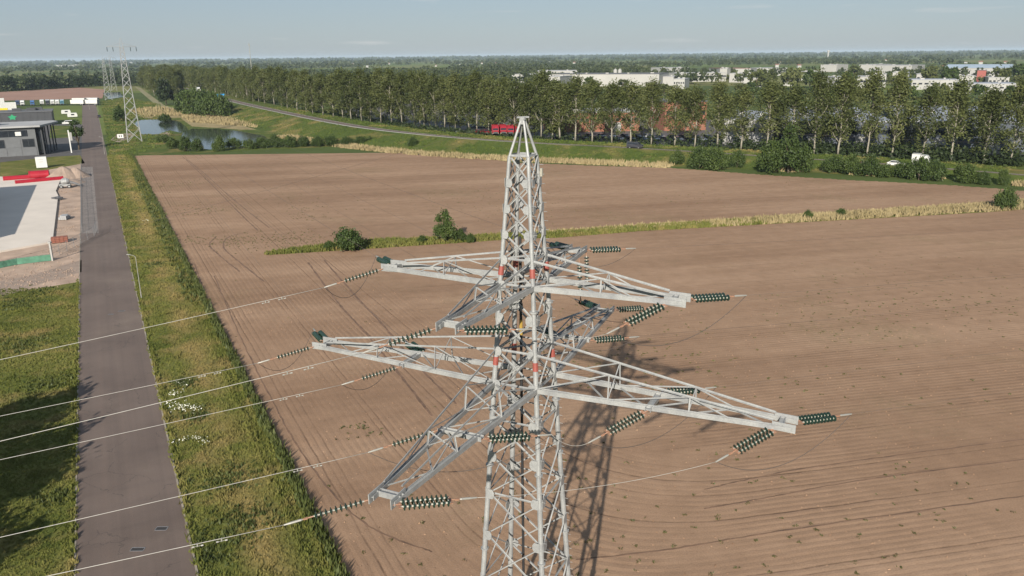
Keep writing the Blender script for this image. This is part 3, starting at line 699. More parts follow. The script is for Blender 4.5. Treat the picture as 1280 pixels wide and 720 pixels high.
for k in range(4):
    lb_ = MB(); zs = [0, 10.6, 18, 22.6, 24.5, 28.2, 29.6, 35]
    for z0, z1 in zip(zs[:-1], zs[1:]):
        r0 = float(np.interp(z0, [0, 22, 35], [.165, .145, .10])); r1 = float(np.interp(z1, [0, 22, 35], [.165, .145, .10]))
        lb_.tube(corner(k, z0), corner(k, z1), r0, r1, 10)
    for z in (6, 12.2, 17.6, 21.0, 26.9):                       # flange joints
        lb_.lathe([(-.05, .235), (.05, .235)], tuple(corner(k, z)), 'z', 10)
    lg = lb_.build('leg', M['steel'], tower)
    f = MB(); f.box((SG[k][0]*bw(0), SG[k][1]*bw(0), .25), (.9, .9, .6)); f.build('footing', M['kerb'], lg)
    for z in (ZLT-.62, ZUT-.62):
        f = MB(); f.tube(corner(k, z-.24), corner(k, z+.24), .158, .153, 10); f.build('red_band', M['red'], lg)
    if k in (1, 2):
        f = MB(); out = Vector((SG[k][0], 0, 0))
        for i in range(62):
            z = 4+i*.5
            if z > 34.5: break
            c = corner(k, z); f.tube(c+out*.08, c+out*.34, .014, n=4)
        tag(f.build('step_bolts', M['steel'], lg), kind='stuff')
    pk = MB(); pk.tube(corner(k, ZTOP), (SG[k][0]*.09, SG[k][1]*.09, ZPK), .075, .06, 8); pk.build('peak_leg', M['steel'], tower)
def face_brace(k, z0, z1, cross=True, w_=.082):
    k2 = (k+1) % 4; a, b_ = corner(k, z0), corner(k2, z0); c, d = corner(k, z1), corner(k2, z1)
    n_ = Vector((SG[k][0]+SG[k2][0], SG[k][1]+SG[k2][1], 0)).normalized()
    m = MB(); m.angle(a+n_*.03, d+n_*.03, w_, .016, n_); m.build('brace', M['steel'], tower)
    if cross:
        m = MB(); m.angle(b_-n_*.03, c-n_*.03, w_, .016, n_); m.build('brace', M['steel'], tower)
def hbar(k, z, w_=.085):
    k2 = (k+1) % 4; m = MB(); m.angle(corner(k, z), corner(k2, z), w_, .016, (0, 0, 1)); m.build('strut', M['steel'], tower)
def plate(k, z, s=.42):
    """gusset plates on the two faces that meet at leg k"""
    c = corner(k, z)
    for ax in (0, 1):
        m = MB(); d = Vector((0, 0, 0)); d[ax] = -SG[k][ax]; o = Vector((0, 0, 0)); o[1-ax] = SG[k][1-ax]*.155
        p = c+d*(s*.42)+o; h = s*.55; q = s*.42
        prof = [(-q, -h), (q*.5, -h), (q, -h*.4), (q, h*.4), (q*.5, h), (-q, h)]
        P = [p+d*u+Vector((0, 0, v))+o.normalized()*t for t in (0, .022) for u, v in prof]
        m.add(P, [tuple(range(6))[::-1], tuple(range(6, 12))]+[(i, (i+1) % 6, 6+(i+1) % 6, 6+i) for i in range(6)])
        m.build('gusset_plate', M['steel'], tower)
zlow = [0, 3.6, 7.0, 10.2, 13.2, 15.85, 18.2, 20.4, ZL]
for z0, z1 in zip(zlow[:-1], zlow[1:]):
    for k in range(4):
        face_brace(k, z0, z1)
        if z0 > 0: plate(k, z0, .55)
for z in (3.6, 10.2, 15.85, 20.4):
    for k in range(4): hbar(k, z)
for z0, z1 in ((ZL, ZLT), (ZLT, 26.4), (26.4, ZU), (ZU, ZUT)):
    for k in range(4): face_brace(k, z0, z1, True, .085)
for z in (ZL, ZLT, ZU, ZUT, ZTOP):
    for k in range(4): hbar(k, z, .1)
    for k in range(2):
        m = MB(); m.angle(corner(k, z-.06*k), corner(k+2, z-.06*k), .08, .014, (0, 0, 1)); m.build('plan_brace', M['steel'], tower)
for k in range(4): plate(k, 26.4, .5); plate(k, ZLT, .45); plate(k, ZUT, .45); plate(k, ZL, .55); plate(k, ZU, .5)
zup = [ZUT, 30.95, 32.3, 33.65, ZTOP]
for z0, z1 in zip(zup[:-1], zup[1:]):
    for k in range(4):
        face_brace(k, z0, z1, True, .075)
        if z0 > ZUT: plate(k, z0, .40)
m = MB(); m.box((0, 0, ZPK+.02), (.27, .27, .34)); m.box((.0, 0, ZPK+.2), (.66, .08, .08), R(45)); m.box((0, 0, ZPK+.12), (.5, .06, .06), R(-45))
pkh = m.build('peak_head', M['steel'], tower)
m = MB(); m.box((.80, .56, 34.1), (.13, .14, .42)); m.box((.66, .55, 34.1), (.2, .04, .04)); m.build('marker_box', M['cap'], tower)
m = MB(); m.tube((-.35, .45, 2), (-.35, .3, 30.6), .085, .085, 8); cab = m.build('cable_riser', M['black'], tower)
m = MB(); m.tube((-.35, .332, 25.0), (-.35, .326, 25.9), .095, .095, 8); m.build('yellow_marker', M['yellow'], cab)

def crossarm(rot, zb, zt, L, tip_w, stations, cs):
    """one crossarm pointing along tower axis rot*90 degrees"""
    c, s = [(1, 0), (0, 1), (-1, 0), (0, -1)][rot]
    def W(u, v, z): return Vector((u*c-v*s, u*s+v*c, z))
    wb, wt = bw(zb), bw(zt); ztip = zb+.16
    vb = lambda u: wb+(tip_w-wb)*(u-wb)/(L-wb)
    topw = lambda u: wt+(tip_w*.85-wt)*(u-wt)/(L-.9-wt)
    topz = lambda u: zt+(ztip+.12-zt)*(u-wt)/(L-.9-wt)
    arm = MB()                                      # tip head: end plates and cross beam
    arm.hbeam(W(L-.55, -tip_w-.12, zb), W(L-.55, tip_w+.12, zb), .26, .26)
    for sg in (-1, 1): arm.prism(W(L-.95, sg*(tip_w+.02), zb+.05), W(L+.16, sg*(tip_w+.02), zb+.02), [(-.02, -.22), (.02, -.22), (.02, .22), (-.02, .22)])
    ar = arm.build('crossarm', M['steel'], tower)
    for sg in (-1, 1):
        m = MB(); m.hbeam(W(wb, sg*wb, zb), W(L-.02, sg*tip_w, zb), .24, .27, .20, .22); m.build('lower_chord', M['steel'], ar)
        m = MB(); m.angle(W(wt, sg*wt, zt), W(L-.9, sg*tip_w*.85, ztip+.12), .10, .02, (0, 0, 1)); m.build('upper_chord', M['steel'], ar)
    us = [wb]+[wb+(L-wb)*f for f in stations]+[L-1.0]
    for i, u in enumerate(us[1:-1]):
        for sg in (-1, 1):
            m = MB(); m.angle(W(u, sg*vb(u), zb), W(u, sg*topw(u), topz(u)), .075, .014, W(1, 0, 0)); m.build('post', M['steel'], ar)
            m = MB(); m.angle(W(u, sg*vb(u), zb+.05), W(u, -sg*topw(u)*.9, topz(u)-.05), .055, .012, W(1, 0, 0)); m.build('cross_tie', M['steel'], ar)
    for i in range(len(us)-1):
        u0, u1 = us[i], us[i+1]; um = (u0+u1)/2
        for sg in (-1, 1):
            # side bracing from lower chord up to the top of the post
            if i < len(us)-2:
                m = MB(); m.angle(W(u0, sg*vb(u0), zb+.05), W(u1, sg*topw(u1), topz(u1)), .06, .012); m.build('brace', M['steel'], ar)
            else:
                m = MB(); m.angle(W(u0, sg*topw(u0), topz(u0)), W(um, sg*vb(um), zb+.08), .06, .012); m.build('brace', M['steel'], ar)
        n_ = 2 if u1-u0 > 3 else 1                  # bottom plane zigzag
        for j in range(n_):
            a, b_ = u0+(u1-u0)*j/n_, u0+(u1-u0)*(j+1)/n_; sg = 1 if (i+j) % 2 else -1
            m = MB(); m.angle(W(a, sg*vb(a), zb-.03), W(b_, -sg*vb(b_), zb-.03), .07, .012, (0, 0, 1)); m.build('plan_brace', M['steel'], ar)
    for u in cs:                                    # heavy cross beam that carries the middle phase
        m = MB(); m.hbeam(W(u, -vb(u)-.28, zb-.02), W(u, vb(u)+.28, zb-.02), .3, .24); m.build('cross_beam', M['steel'], ar)
    return W
AX = {}
for rot, nm, Ll, Lu in ((2, 'left', 14.3, 8.75), (3, 'near', 14.1, 8.35), (0, 'right', 14.4, 8.8), (1, 'far', 14.1, 8.35)):
    AX[nm] = (crossarm(rot, ZL, ZLT, Ll, .52, (.30, .62), (7.45,)), Ll, Lu)
    crossarm(rot, ZU, ZUT, Lu, .48, (.46,), ())

# ------------------------------------------------------------------ insulator strings, conductors, jumpers
NSH = 9
def string_mesh(double):
    sh, core, yoke, clamp = MB(), MB(), MB(), MB()
    L0, L1 = .42, 2.25
    for o in ((-.2, .2) if double else (0,)):
        for i in range(NSH+1):
            x = L0+(L1-L0)*i/NSH
            sh.lathe([(x-.035, .03), (x-.03, .10), (x-.005, .165), (x+.02, .165), (x+.035, .09), (x+.07, .05)], (0, o, 0), 'x', 10)
            core.lathe([(x-.10, .04), (x-.05, .05), (x+.05, .05), (x+.09, .04)], (0, o, 0), 'x', 8)
        core.tube((L0-.14, o, 0), (L1+.12, o, 0), .03, n=6)
    if double:
        for x in (L0-.14, L1+.14): yoke.prism((x, -.3, 0), (x, .3, 0), [(-.10, -.012), (.06, -.012), (.06, .012), (-.10, .012)])
    yoke.tube((0, 0, 0), (L0-.1, 0, 0), .028, n=6); yoke.tube((L1+.1, 0, 0), (L1+.62, 0, 0), .03, n=6)
    yoke.box((L1+.42, 0, 0), (.16, .1, .05))
    clamp.lathe([(L1+.55, .03), (L1+.62, .05), (L1+1.02, .05), (L1+1.3, .03)], (0, 0, 0), 'x', 8)
    return [('sheds', sh.mesh('sheds', M['glass_green'], False)), ('core', core.mesh('core', M['cap'])), ('yoke', yoke.mesh('yoke', M['fitting'])), ('clamp', clamp.mesh('clamp', M['alu']))], L1+1.28
STR1, SLEN = string_mesh(False); STR2, _ = string_mesh(True)
def place_string(p, d, parts, label, group):
    t = thing('insulator_string', label, 'insulator', p, 0, group); t.rotation_mode = 'QUATERNION'
    x = d.normalized(); y = Vector((0, 0, 1)).cross(x).normalized(); z = x.cross(y)
    t.rotation_quaternion = Matrix((x, y, z)).transposed().to_quaternion()
    for nm, me_ in parts:
        o = link(nm, me_, t)
        if nm == 'sheds': o['kind'] = 'stuff'
    return Vector(p)+x*SLEN
def span(P, Q, sag, n=24): return [P.lerp(Q, i/n)-Vector((0, 0, 4*sag*(i/n)*(1-i/n))) for i in range(n+1)]
def cable(name, pts, r, m, label, cat, group=None, n=6):
    b_ = MB(); b_.path(pts, r, n); return tag(b_.build(name, m, None, True), label, cat, group)
def hdir(az, slope): v = Vector((math.sin(R(az)), math.cos(R(az)), -slope)); return v
def damper(parent, pts, at_):
    acc = 0
    for a, b_ in zip(pts[:-1], pts[1:]):
        l_ = (b_-a).length
        if acc+l_ >= at_:
            p = a.lerp(b_, (at_-acc)/l_); d = (b_-a).normalized(); m_ = MB()
            q = p-Vector((0, 0, .11)); m_.tube(q-d*.2, q+d*.2, .012, n=5)
            for s_ in (-1, 1): m_.tube(q+d*(.12*s_), q+d*(.21*s_), .033, .036, 8)
            m_.box(tuple(p-Vector((0, 0, .05))), (.05, .05, .14)); m_.build('vibration_damper', M['alu'], parent); return
        acc += l_
LV = {'upper': ZU, 'lower tip': ZL, 'lower middle': ZL}
# arm, phase: azimuth and slope of the line on the left (photo), per wire
LWIRE = {('left', 'upper'): (-111, .125), ('left', 'lower tip'): (-110, .085), ('left', 'lower middle'): (-110, .085), ('near', 'upper'): (-111, .115), ('near', 'lower tip'): (-107, .055), ('near', 'lower middle'): (-110, .065)}
ends = {}
for arm in ('left', 'near', 'right', 'far'):
    W, Ll, Lu = AX[arm]
    # which side (sign of v) of the arm each pull direction leaves from
    dirs = {'left': (('L', 1), ('U', -1)), 'near': (('L', -1), ('R', 1)), 'right': (('S', -1), ('R', 1)), 'far': (('U', 1), ('R', -1))}[arm]
    for ph in ('upper', 'lower tip', 'lower middle'):
        u = {'upper': Lu, 'lower tip': Ll, 'lower middle': 7.45}[ph]; z = LV[ph]
        v0 = .5 if ph == 'upper' else (.54 if ph == 'lower tip' else bw(ZL)+(.52-bw(ZL))*(u-bw(ZL))/(Ll-bw(ZL))+.28)
        for dr, sg in dirs:
            uu = u if not (dr == 'S' and ph != 'lower middle') else u-.75
            p = TW(W(uu, sg*v0, z-.05))
            if dr == 'L':
                az, sl_ = LWIRE[(arm, ph)]; d = hdir(az, sl_+.09); parts = STR1
            elif dr == 'R':
                az, sl_ = 70, .05
                d = hdir(70, .06); parts = STR2
                if arm == 'near': az, sl_ = 70, .04; d = hdir(72, .10)
            elif dr == 'U': az, sl_ = -26, .05; d = hdir(-26, .07); parts = STR2
            else: d = hdir(-110, .36); parts = STR2; az = -110
            word = {'L': 'pulling left', 'R': 'pulling right', 'U': 'pulling towards the far pylons', 'S': 'pulling left towards the pylon'}[dr]
            place = {'upper': 'tip of the upper %s crossarm' % arm, 'lower tip': 'tip of the lower %s crossarm' % arm, 'lower middle': 'middle of the lower %s crossarm' % arm}[ph].replace('near', 'nearest').replace(' far ', ' far ')
            lb = ('slim' if parts is STR1 else 'double')+' green insulator string, '+place+' '+word
            e = place_string(p, d, parts, lb, 'insulator strings on the pylon'); ends[(arm, ph, dr)] = e
            if dr == 'L':
                s0 = LWIRE[(arm, ph)][1]; hd = hdir(az, 0); Ls = 300
                pts = [e+hd*t-Vector((0, 0, s0*t*(1-t/Ls))) for t in list(np.linspace(0, 60, 25))+list(np.linspace(70, 270, 14))]
                o = cable('conductor', pts, .0125, M['wire'], 'bright conductor running left over the road from the '+place, 'power line', 'conductors over the road')
                damper(o, pts, 2.4); damper(o, pts, 3.3)
            elif dr == 'R' and arm != 'near':
                hd = hdir(70, 0); pts = [e+hd*t-Vector((0, 0, sl_*t*(1-t/320))) for t in np.linspace(0, 300, 40)]
                cable('conductor', pts, .006, M['wire_dull'], 'thin conductor running right over the field from the '+place, 'power line', 'conductors over the field to the right')
            elif dr == 'U':
                k = {'upper': 0, 'lower tip': 1, 'lower middle': .5}[ph]
                T_ = Vector((-190.4, 409.9, 46-2.2)); off = Vector((.89, .46, 0))*((-6.0+2.2*k) if arm == 'left' else (6.0-2.2*k))
                cable('conductor', span(e, T_+off, 6, 40), .009, M['wire_dull'], 'thin conductor running to the nearest far pylon from the '+place, 'power line', 'conductors to the far pylons')
for ph in ('upper', 'lower tip', 'lower middle'):
    a, b_ = ends[('near', ph, 'R')], ends[('right', ph, 'S')]
    cable('conductor', span(a, b_, .35), .010, M['wire'], 'slack conductor crossing past the pylon body between the two %s insulators' % ph.replace('lower tip', 'lower outer').replace('lower middle', 'lower inner'), 'power line', 'slack conductors past the pylon body')
    for arm, d0, d1 in (('left', 'L', 'U'), ('right', 'S', 'R'), ('near', 'L', 'R'), ('far', 'U', 'R')):
        if arm == 'near' and ph != 'lower middle': continue
        P, Q = ends[(arm, ph, d0)], ends[(arm, ph, d1)]
        place = {'upper': 'upper', 'lower tip': 'outer lower', 'lower middle': 'inner lower'}[ph]
        cable('jumper_cable', span(P, Q, 1.5), .016, M['wire_dull'], 'dark jumper loop hanging under the %s phase of the %s crossarm' % (place, {'near': 'nearest'}.get(arm, arm)), 'jumper cable', 'jumper loops under the crossarms')
# hanging support insulators of the far upper arm
Wf = AX['far'][0]
for du, dv, lb in ((AX['far'][2]-.1, -.55, 'short insulator hanging straight down from the tip of the upper far crossarm'), (AX['far'][2]-1.9, -.75, 'short insulator hanging straight down from the upper far crossarm, nearer the pylon body')):
    place_string(TW(Wf(du, dv, ZU-.1)), Vector((.05, .02, -1)), STR1[:3], lb, 'hanging support insulators')
pt = TW((0, 0, ZPK+.2))
for az, s0, rr_, L_, lb in ((-112, .23, .0045, 300, 'thin earth wire running left from the peak of the pylon'), (66, .10, .0045, 320, 'thin earth wire running right from the peak of the pylon')):
    hd = hdir(az, 0); cable('earth_wire', [pt+hd*t-Vector((0, 0, s0*t*(1-t/L_))) for t in np.linspace(0, L_*.9, 50)], rr_, M['wire_dull'], lb, 'power line')

# far pylons
def far_pylon(x, y, h, rz, label, detail):
    t = thing('transmission_tower', label, 'pylon', (x, y, 0), rz, 'far pylons of the line'); hw = lambda z: float(np.interp(z, [0, h*.92, h], [3.3, .75, .15]))
    cn = lambda k, z: Vector((SG[k][0]*hw(z), SG[k][1]*hw(z), z))
    for k in range(4):
        m = MB(); m.tube(cn(k, 0), cn(k, h*.92), .17, .12, 6); m.tube(cn(k, h*.92), cn(k, h), .1, .08, 5); m.build('leg', M['steel'], t)
    zs = [0]; st_ = h*.13
    while zs[-1]+st_ < h*.9: zs.append(zs[-1]+st_); st_ *= .9
    zs.append(h*.92); allb = MB()
    for z0, z1 in zip(zs[:-1], zs[1:]):
        for k in range(4):
            for p, q in ((cn(k, z0), cn((k+1) % 4, z1)), (cn((k+1) % 4, z0), cn(k, z1))):
                m = MB() if detail else allb; m.angle(p, q, .16, .05)
                if detail: m.build('brace', M['steel'], t)
    if not detail: tag(allb.build('bracing', M['steel'], t), kind='stuff')
    for z, l_ in ((h*.92, 6.4), (h*.76, 5.2)) if not detail else ((h*.92, 6.5),):
        for sg in (-1, 1):
            m = MB()
            for v in (-1, 1):
                m.tube((sg*hw(z), v*hw(z), z), (sg*l_, 0, z), .1, .08, 5); m.tube((sg*hw(z+1.6), v*hw(z+1.6), z+1.6), (sg*l_, 0, z+.1), .07, .06, 5)
            m.build('crossarm', M['steel'], t)
            for u in (l_, l_*.6):
                m = MB(); m.lathe([(0, .03), (.1, .14), (1.9, .14), (2.1, .03)], (sg*u, 0, z-2.2), 'z', 6); m.build('insulator', M['glass_green'], t)
    return t
far_pylon(-190.4, 409.9, 50, R(27), 'nearest of the far lattice pylons, on the grass beside the pond', True)
x, y = G(136, 125); far_pylon(x, y, 43, R(27), 'left one of the pair of distant lattice pylons behind the nearest far pylon', False)
x, y = G(143, 113.5); far_pylon(x, y, 46, R(27), 'right one of the pair of distant lattice pylons, farthest along the line', False)

# ------------------------------------------------------------------ street furniture
def lamp(x, y, h, rz, label, group=None):
    t = thing('street_lamp', label, 'street lamp', (x, y, 0), rz, group)
    m = MB(); m.tube((0, 0, 0), (0, 0, 1.1), .10, .10, 8); m.tube((0, 0, 1.1), (0, 0, h-.5), .075, .055, 8)
    m.path([(0, 0, h-.5), (-.08, 0, h-.15), (-.35, 0, h+.02), (-1.5, 0, h+.1)], .042, 6); m.build('pole', M['alu'], t)
    m = MB(); m.box((-1.75, 0, h+.1), (.75, .28, .13), 0, .75); m.build('lamp_head', M['alu'], t)
x, y = G(177, 373); lamp(x, y, 7.6, R(-27), 'slim grey street lamp on the right verge of the road')
for i, (px, py) in enumerate(((131, 193), (123, 140), (112, 137))):
    x, y = G(px, py); lamp(x, y, 7.5, R(-27), ['second street lamp along the road, near the field corner', 'distant street lamp at the end of the road on its right', 'distant street lamp at the end of the road on its left'][i], 'street lamps along the road')
x, y = G(317, 90); D = dist_for(317, 90, 0)
mast = thing('radio_mast', 'tall thin red and white radio mast rising above the poplars', 'mast', (*G(316, 103), 0))
m = MB()
for i in range(7):
    m.mi = i % 2; m.tube((0, 0, i*9.3), (0, 0, (i+1)*9.3), .75-.07*i, .68-.07*i, 8)
m.build('pole', [M['alu'], M['cap']], mast)
m = MB(); m.lathe([(60, .9), (62.5, .9)], (0, 0, 0), 'z', 8); m.lathe([(50, .9), (51.5, .9)], (0, 0, 0), 'z', 8); m.build('antennas', M['cap'], mast)
# blue motorway sign
M['sign_blue'] = simple('sign_blue', (.02, .25, .55), .5, .05, 1)
M['white'] = simple('white_paint', (.58, .58, .56), .5, .05, .6)
x, y = G(277, 129, 3.2); sg_ = thing('road_sign', 'blue motorway sign on two posts beside the highway', 'road sign', (x, y, 3.2), R(25))
m = MB(); m.box((0, 0, 5.6), (6.2, .12, 4.2)); sp = m.build('sign_panel', M['sign_blue'], sg_)
m = MB(); m.box((-1.2, -.075, 6.4), (2.6, .02, .35)); m.box((-1.0, -.075, 5.5), (3.0, .02, .35)); m.box((1.9, -.075, 5.6), (.4, .02, 2.2)); m.build('sign_print', M['white'], sp)
m = MB()
for s in (-1, 1): m.tube((s*2.2, .12, 0), (s*2.2, .12, 7.5), .12, .12, 8)
m.build('sign_posts', M['steel'], sg_)

# ------------------------------------------------------------------ buildings
ROADZ = R(27.1)                                   # local x points across the road to the right, y away along it
M['grey_panel'] = simple('dark_grey_panel', (.125, .13, .135), .5, .12, .4)
M['char'] = simple('charcoal_cladding', (.05, .052, .057), .55, .15, .3)
M['roof_grey'] = simple('grey_roof_felt', (.33, .33, .33), .8, .12, .12)
M['roof_dark'] = simple('dark_roof_felt', (.11, .11, .115), .8, .12, .1)
M['win'] = simple('dark_window', (.020, .024, .030), .08, .2, .5)
M['brick'] = simple('orange_brick', (.235, .098, .060), .85, .16, .7)
M['white_wall'] = simple('white_cladding', (.33, .325, .305), .6, .06, .05)
M['cream'] = simple('pale_grey_cladding', (.31, .305, .29), .6, .08, .05)
M['steelblue'] = simple('dark_blue_cladding', (.055, .068, .09), .5, .15, .12)
M['roof_metal'] = simple('ribbed_metal_roof', (.34, .345, .37), .45, .14, .1, .3)
M['blue_roof'] = simple('blue_grey_roof', (.33, .40, .47), .5, .08, .05)
M['tile'] = simple('red_roof_tile', (.17, .085, .06), .8, .2, .3)
M['teal'] = simple('teal_panel', (.03, .25, .28), .5, .1, .5)
M['green'] = simple('green_emblem', (.02, .27, .12), .5, .1, .5)
M['greennet'] = simple('green_netting', (.085, .22, .145), .7, .25, .8)
M['tube_red'] = simple('glossy_red_tube', (.31, .010, .022), .35, .12, .3)

def office():
    x, y = G(49, 194); t = thing('office_building', 'dark grey office block with an overhanging flat roof beside the road on the left', 'building', (x, y, 0), ROADZ)
    W_, D_, Hh = 52, 27, 12.2
    m = MB(); m.box((-W_/2, D_/2, Hh/2), (W_, D_, Hh)); wl_ = m.build('wall', M['grey_panel'], t)
    # facade panels stand proud with recessed joints
    pan = MB().mesh('x', M['grey_panel'])
    pm = MB(); pm.box((0, 0, 0), (5.3, .12, 3.55)); pme = pm.mesh('facade_panel', M['grey_panel'])
    fm = MB()
    for a, b_, c, d in ((0, 1.72, 4.6, .16), (0, -1.72, 4.6, .16), (2.22, 0, .16, 3.3), (-2.22, 0, .16, 3.3)): fm.box((a, 0, b_), (c, .26, d))
    fme = fm.mesh('window_frame', M['char']); gm = MB(); gm.box((0, .02, 0), (4.3, .14, 3.3)); gme = gm.mesh('window', M['win'])
    bar = MB(); bar.box((0, -.08, 0), (.1, .1, 3.3)); bme = bar.mesh('mullion', M['char'])
    for i in range(9):
        xx = -3.2-i*5.6
        o = link('facade_panel', pme, wl_); o.location = (xx, -.06, 1.9)
        if i % 3 == 1: o = link('facade_panel', pme, wl_); o.location = (xx, -.06, 5.55)
        else:
            g_ = link('window', gme, t); g_.location = (xx, -.03, 5.5)
            f_ = link('window_frame', fme, g_); b2 = link('mullion', bme, g_)
    # recessed strip window under the roof
    m = MB(); m.box((-W_/2-1, -.02, 9.7), (W_-4, .14, 2.7)); st_ = m.build('strip_window', M['win'], t)
    for i in range(15): b2 = link('mullion', bme, st_); b2.location = (-3.5-i*3.3, -.06, 9.7); b2.scale = (1, 1, .8)
    m = MB(); m.box((-6.5, -.16, 9.6), (2.2, .1, 1.7)); m.build('sign_panel', M['white'], t)
    # roof: tapered slab reaching over the porch
    m = MB(); rp_ = [(-W_-1, -1.6), (2.2, -1.6), (8.6, 22), (6.5, D_+2), (-W_-1, D_+2)]
    m.poly(rp_, Hh, Hh+.75); rf = m.build('roof', M['roof_grey'], t)
    m = MB(); m.poly([(a*.985-.4, 13+(b_-13)*.95) for a, b_ in rp_], Hh+.77); m.build('roof_felt', M['roof_grey'], rf)
    m = MB(); m.box((-17, 11, Hh+1.7), (7, 4, 1.9)); m.box((-17, 11, Hh+2.75), (7.6, 4.6, .2)); m.build('roof_unit', M['char'], rf)
    m = MB(); m.tube((-14.5, 9, Hh), (-14.5, 9, Hh+5.5), .06, n=5); m.build('aerial', M['steel_dark'], rf)
    for i, (a, b_) in enumerate(((2.2, 1), (3.4, 6), (4.5, 11), (5.6, 16), (6.4, 21))):
        m = MB(); m.box((a, b_, Hh/2), (.5, .5, Hh)); m.build('column', M['char'], t)
    m = MB(); m.box((1.0, 14, Hh/2), (2.0, 25, Hh-1.2)); m.build('porch_glazing', M['win'], t)
    for i in range(6): m = MB(); m.box((2.06, 2.5+i*4.3, Hh/2), (.12, .3, Hh-1.4)); m.build('glazing_bar', M['char'], t)
    for z in (4, 8): m = MB(); m.box((2.07, 14, z), (.14, 25, .35)); m.build('floor_band', M['char'], t)
office()
def shed_behind():
    x, y = G(67, 156); t = thing('office_building', 'long charcoal hall with a green emblem on its front, behind the grey office', 'building', (x, y, 0), ROADZ)
    m = MB(); m.box((-40, 15, 4.2), (80, 30, 8.4)); wl_ = m.build('wall', M['char'], t)
    pm = MB(); pm.box((0, 0, 0), (3.8, .1, 7.6)); pme = pm.mesh('wall_panel', M['char'])
    for i in range(20): o = link('wall_panel', pme, wl_); o.location = (-2.1-i*4, -.05, 4.1)
    m = MB(); m.box((-40, 15, 8.6), (81, 31, .4)); rf = m.build('roof', M['roof_dark'], t)
    for a, b_ in ((-12, 16), (-20, 14), (-8, 20)): m = MB(); m.box((a, b_, 9.6), (5, 3, 1.6)); m.build('roof_unit', M['char'], rf)
    m = MB(); pts = []
    for k in range(10):
        a = math.pi/2+k*math.pi/5; r_ = 2.4 if k % 2 == 0 else 1.3; pts.append((-22+r_*math.cos(a)*1.1, 5.6+r_*math.sin(a)*.8))
    m.add([(p, -.16, q) for p, q in pts]+[(p, -.1, q) for p, q in pts], [tuple(range(10)), tuple(range(10, 20))[::-1]]+[(i, (i+1) % 10, 10+(i+1) % 10, 10+i) for i in range(10)])
    m.build('emblem', M['green'], t)
    m = MB(); m.box((-2, 5, 4), (2.2, 2.2, 8.2)); m.build('corner_post', M['roof_grey'], t)
shed_behind()

FOOT = []
def hall(pa, pb, h, depth, name, label, cat, wall, roof, nwin=0, band=False, pitched=0.0, group=None, doors=0, win_h=1.4, win_z=.62):
    """hall whose front eaves run from photo pixel pa to pb at height h"""
    A, B = Vector((*G(*pa, h), 0)), Vector((*G(*pb, h), 0)); d = B-A; L = d.length; rz = math.atan2(d.y, d.x)
    t = thing(name, label, cat, tuple(A), rz, group)
    n_ = Vector((-math.sin(rz), math.cos(rz), 0)); FOOT.append([(q.x, q.y) for q in (A, B, B+n_*depth, A+n_*depth)])
    m = MB(); m.box((L/2, depth/2, h/2), (L, depth, h)); wl_ = m.build('wall', wall, t)
    m = MB()
    if pitched:
        P = [(-.6, -.6, h+.02), (L+.6, -.6, h+.02), (L+.6, depth+.6, h+.02), (-.6, depth+.6, h+.02), (-.6, depth/2, h+pitched), (L+.6, depth/2, h+pitched)]
        m.add(P, [(0, 1, 5, 4), (2, 3, 4, 5), (0, 4, 3), (1, 2, 5), (3, 2, 1, 0)])
    else: m.box((L/2, depth/2, h+.25), (L+.6, depth+.6, .5))
    rf = m.build('roof', roof, t)
    if not pitched:
        for k in range(max(2, int(L/25))):
            m = MB(); q = (k+.5)*L/max(2, int(L/25)); m.box((q, depth*rp.uniform(.2, .7), h+1.1), (rp.uniform(2, 5), rp.uniform(2, 4), 1.2)); m.build('roof_unit', M['cream'], rf)
    if nwin:
        wm = MB(); ww = L/nwin*(.96 if band else .6); wm.box((0, 0, 0), (ww, .12, win_h*h*.12)); me_ = wm.mesh('window', M['win'])
        for i in range(nwin): o = link('window', me_, t); o.location = ((i+.5)*L/nwin, -.03, h*win_z)
    for i in range(doors):
        m = MB(); m.box((L*(i+.7)/(doors+.4), -.04, 2.4), (4.2, .14, 4.8)); m.build('loading_door', M['cream'] if wall is not M['cream'] else M['roof_grey'], t)
    return t
hall((690, 142), (738, 141), 10, 26, 'brick_building', 'orange brick building seen between the poplars just right of the pylon peak', 'building', M['brick'], M['roof_dark'], 6)
hall((744, 141), (800, 140), 10, 30, 'brick_building', 'longer orange brick building behind the poplars above the dark van', 'building', M['brick'], M['roof_grey'], 7, doors=1)
hall((832, 128), (884, 127), 15, 30, 'brick_building', 'taller red brick building half hidden behind the poplars right of the van', 'building', M['brick'], M['roof_dark'], 6)
hall((905, 150), (968, 151), 11, 60, 'warehouse', 'grey warehouse half hidden behind the poplars left of the pointed bush', 'building', M['cream'], M['roof_metal'], 6, doors=2)
hall((978, 152), (1120, 153), 11, 95, 'warehouse', 'dark blue hall with a broad grey metal roof behind the poplars above the hedge', 'building', M['steelblue'], M['roof_metal'], 16, True, doors=2)
t_ = hall((1132, 152), (1370, 155), 11.5, 105, 'warehouse', 'dark blue hall with a teal panel at the right edge behind the poplars', 'building', M['steelblue'], M['roof_metal'], 20, True, doors=3)
m = MB(); m.box((19, -.15, 6.5), (4.0, .2, 6)); m.build('teal_panel', M['teal'], t_)
hall((678, 96), (700, 96), 17, 40, 'office_building', 'white office with dark windows left of the long white warehouse', 'building', M['white_wall'], M['roof_grey'], 2, True, win_h=2.2)
hall((690, 93), (824, 92.7), 15, 70, 'warehouse', 'very long white warehouse with a thin dark roof edge behind the poplars', 'building', M['white_wall'], M['roof_dark'], 0, doors=4)
hall((672, 89), (722, 88.5), 15, 60, 'warehouse', 'grey hall behind the left end of the long white warehouse', 'building', M['cream'], M['roof_grey'])
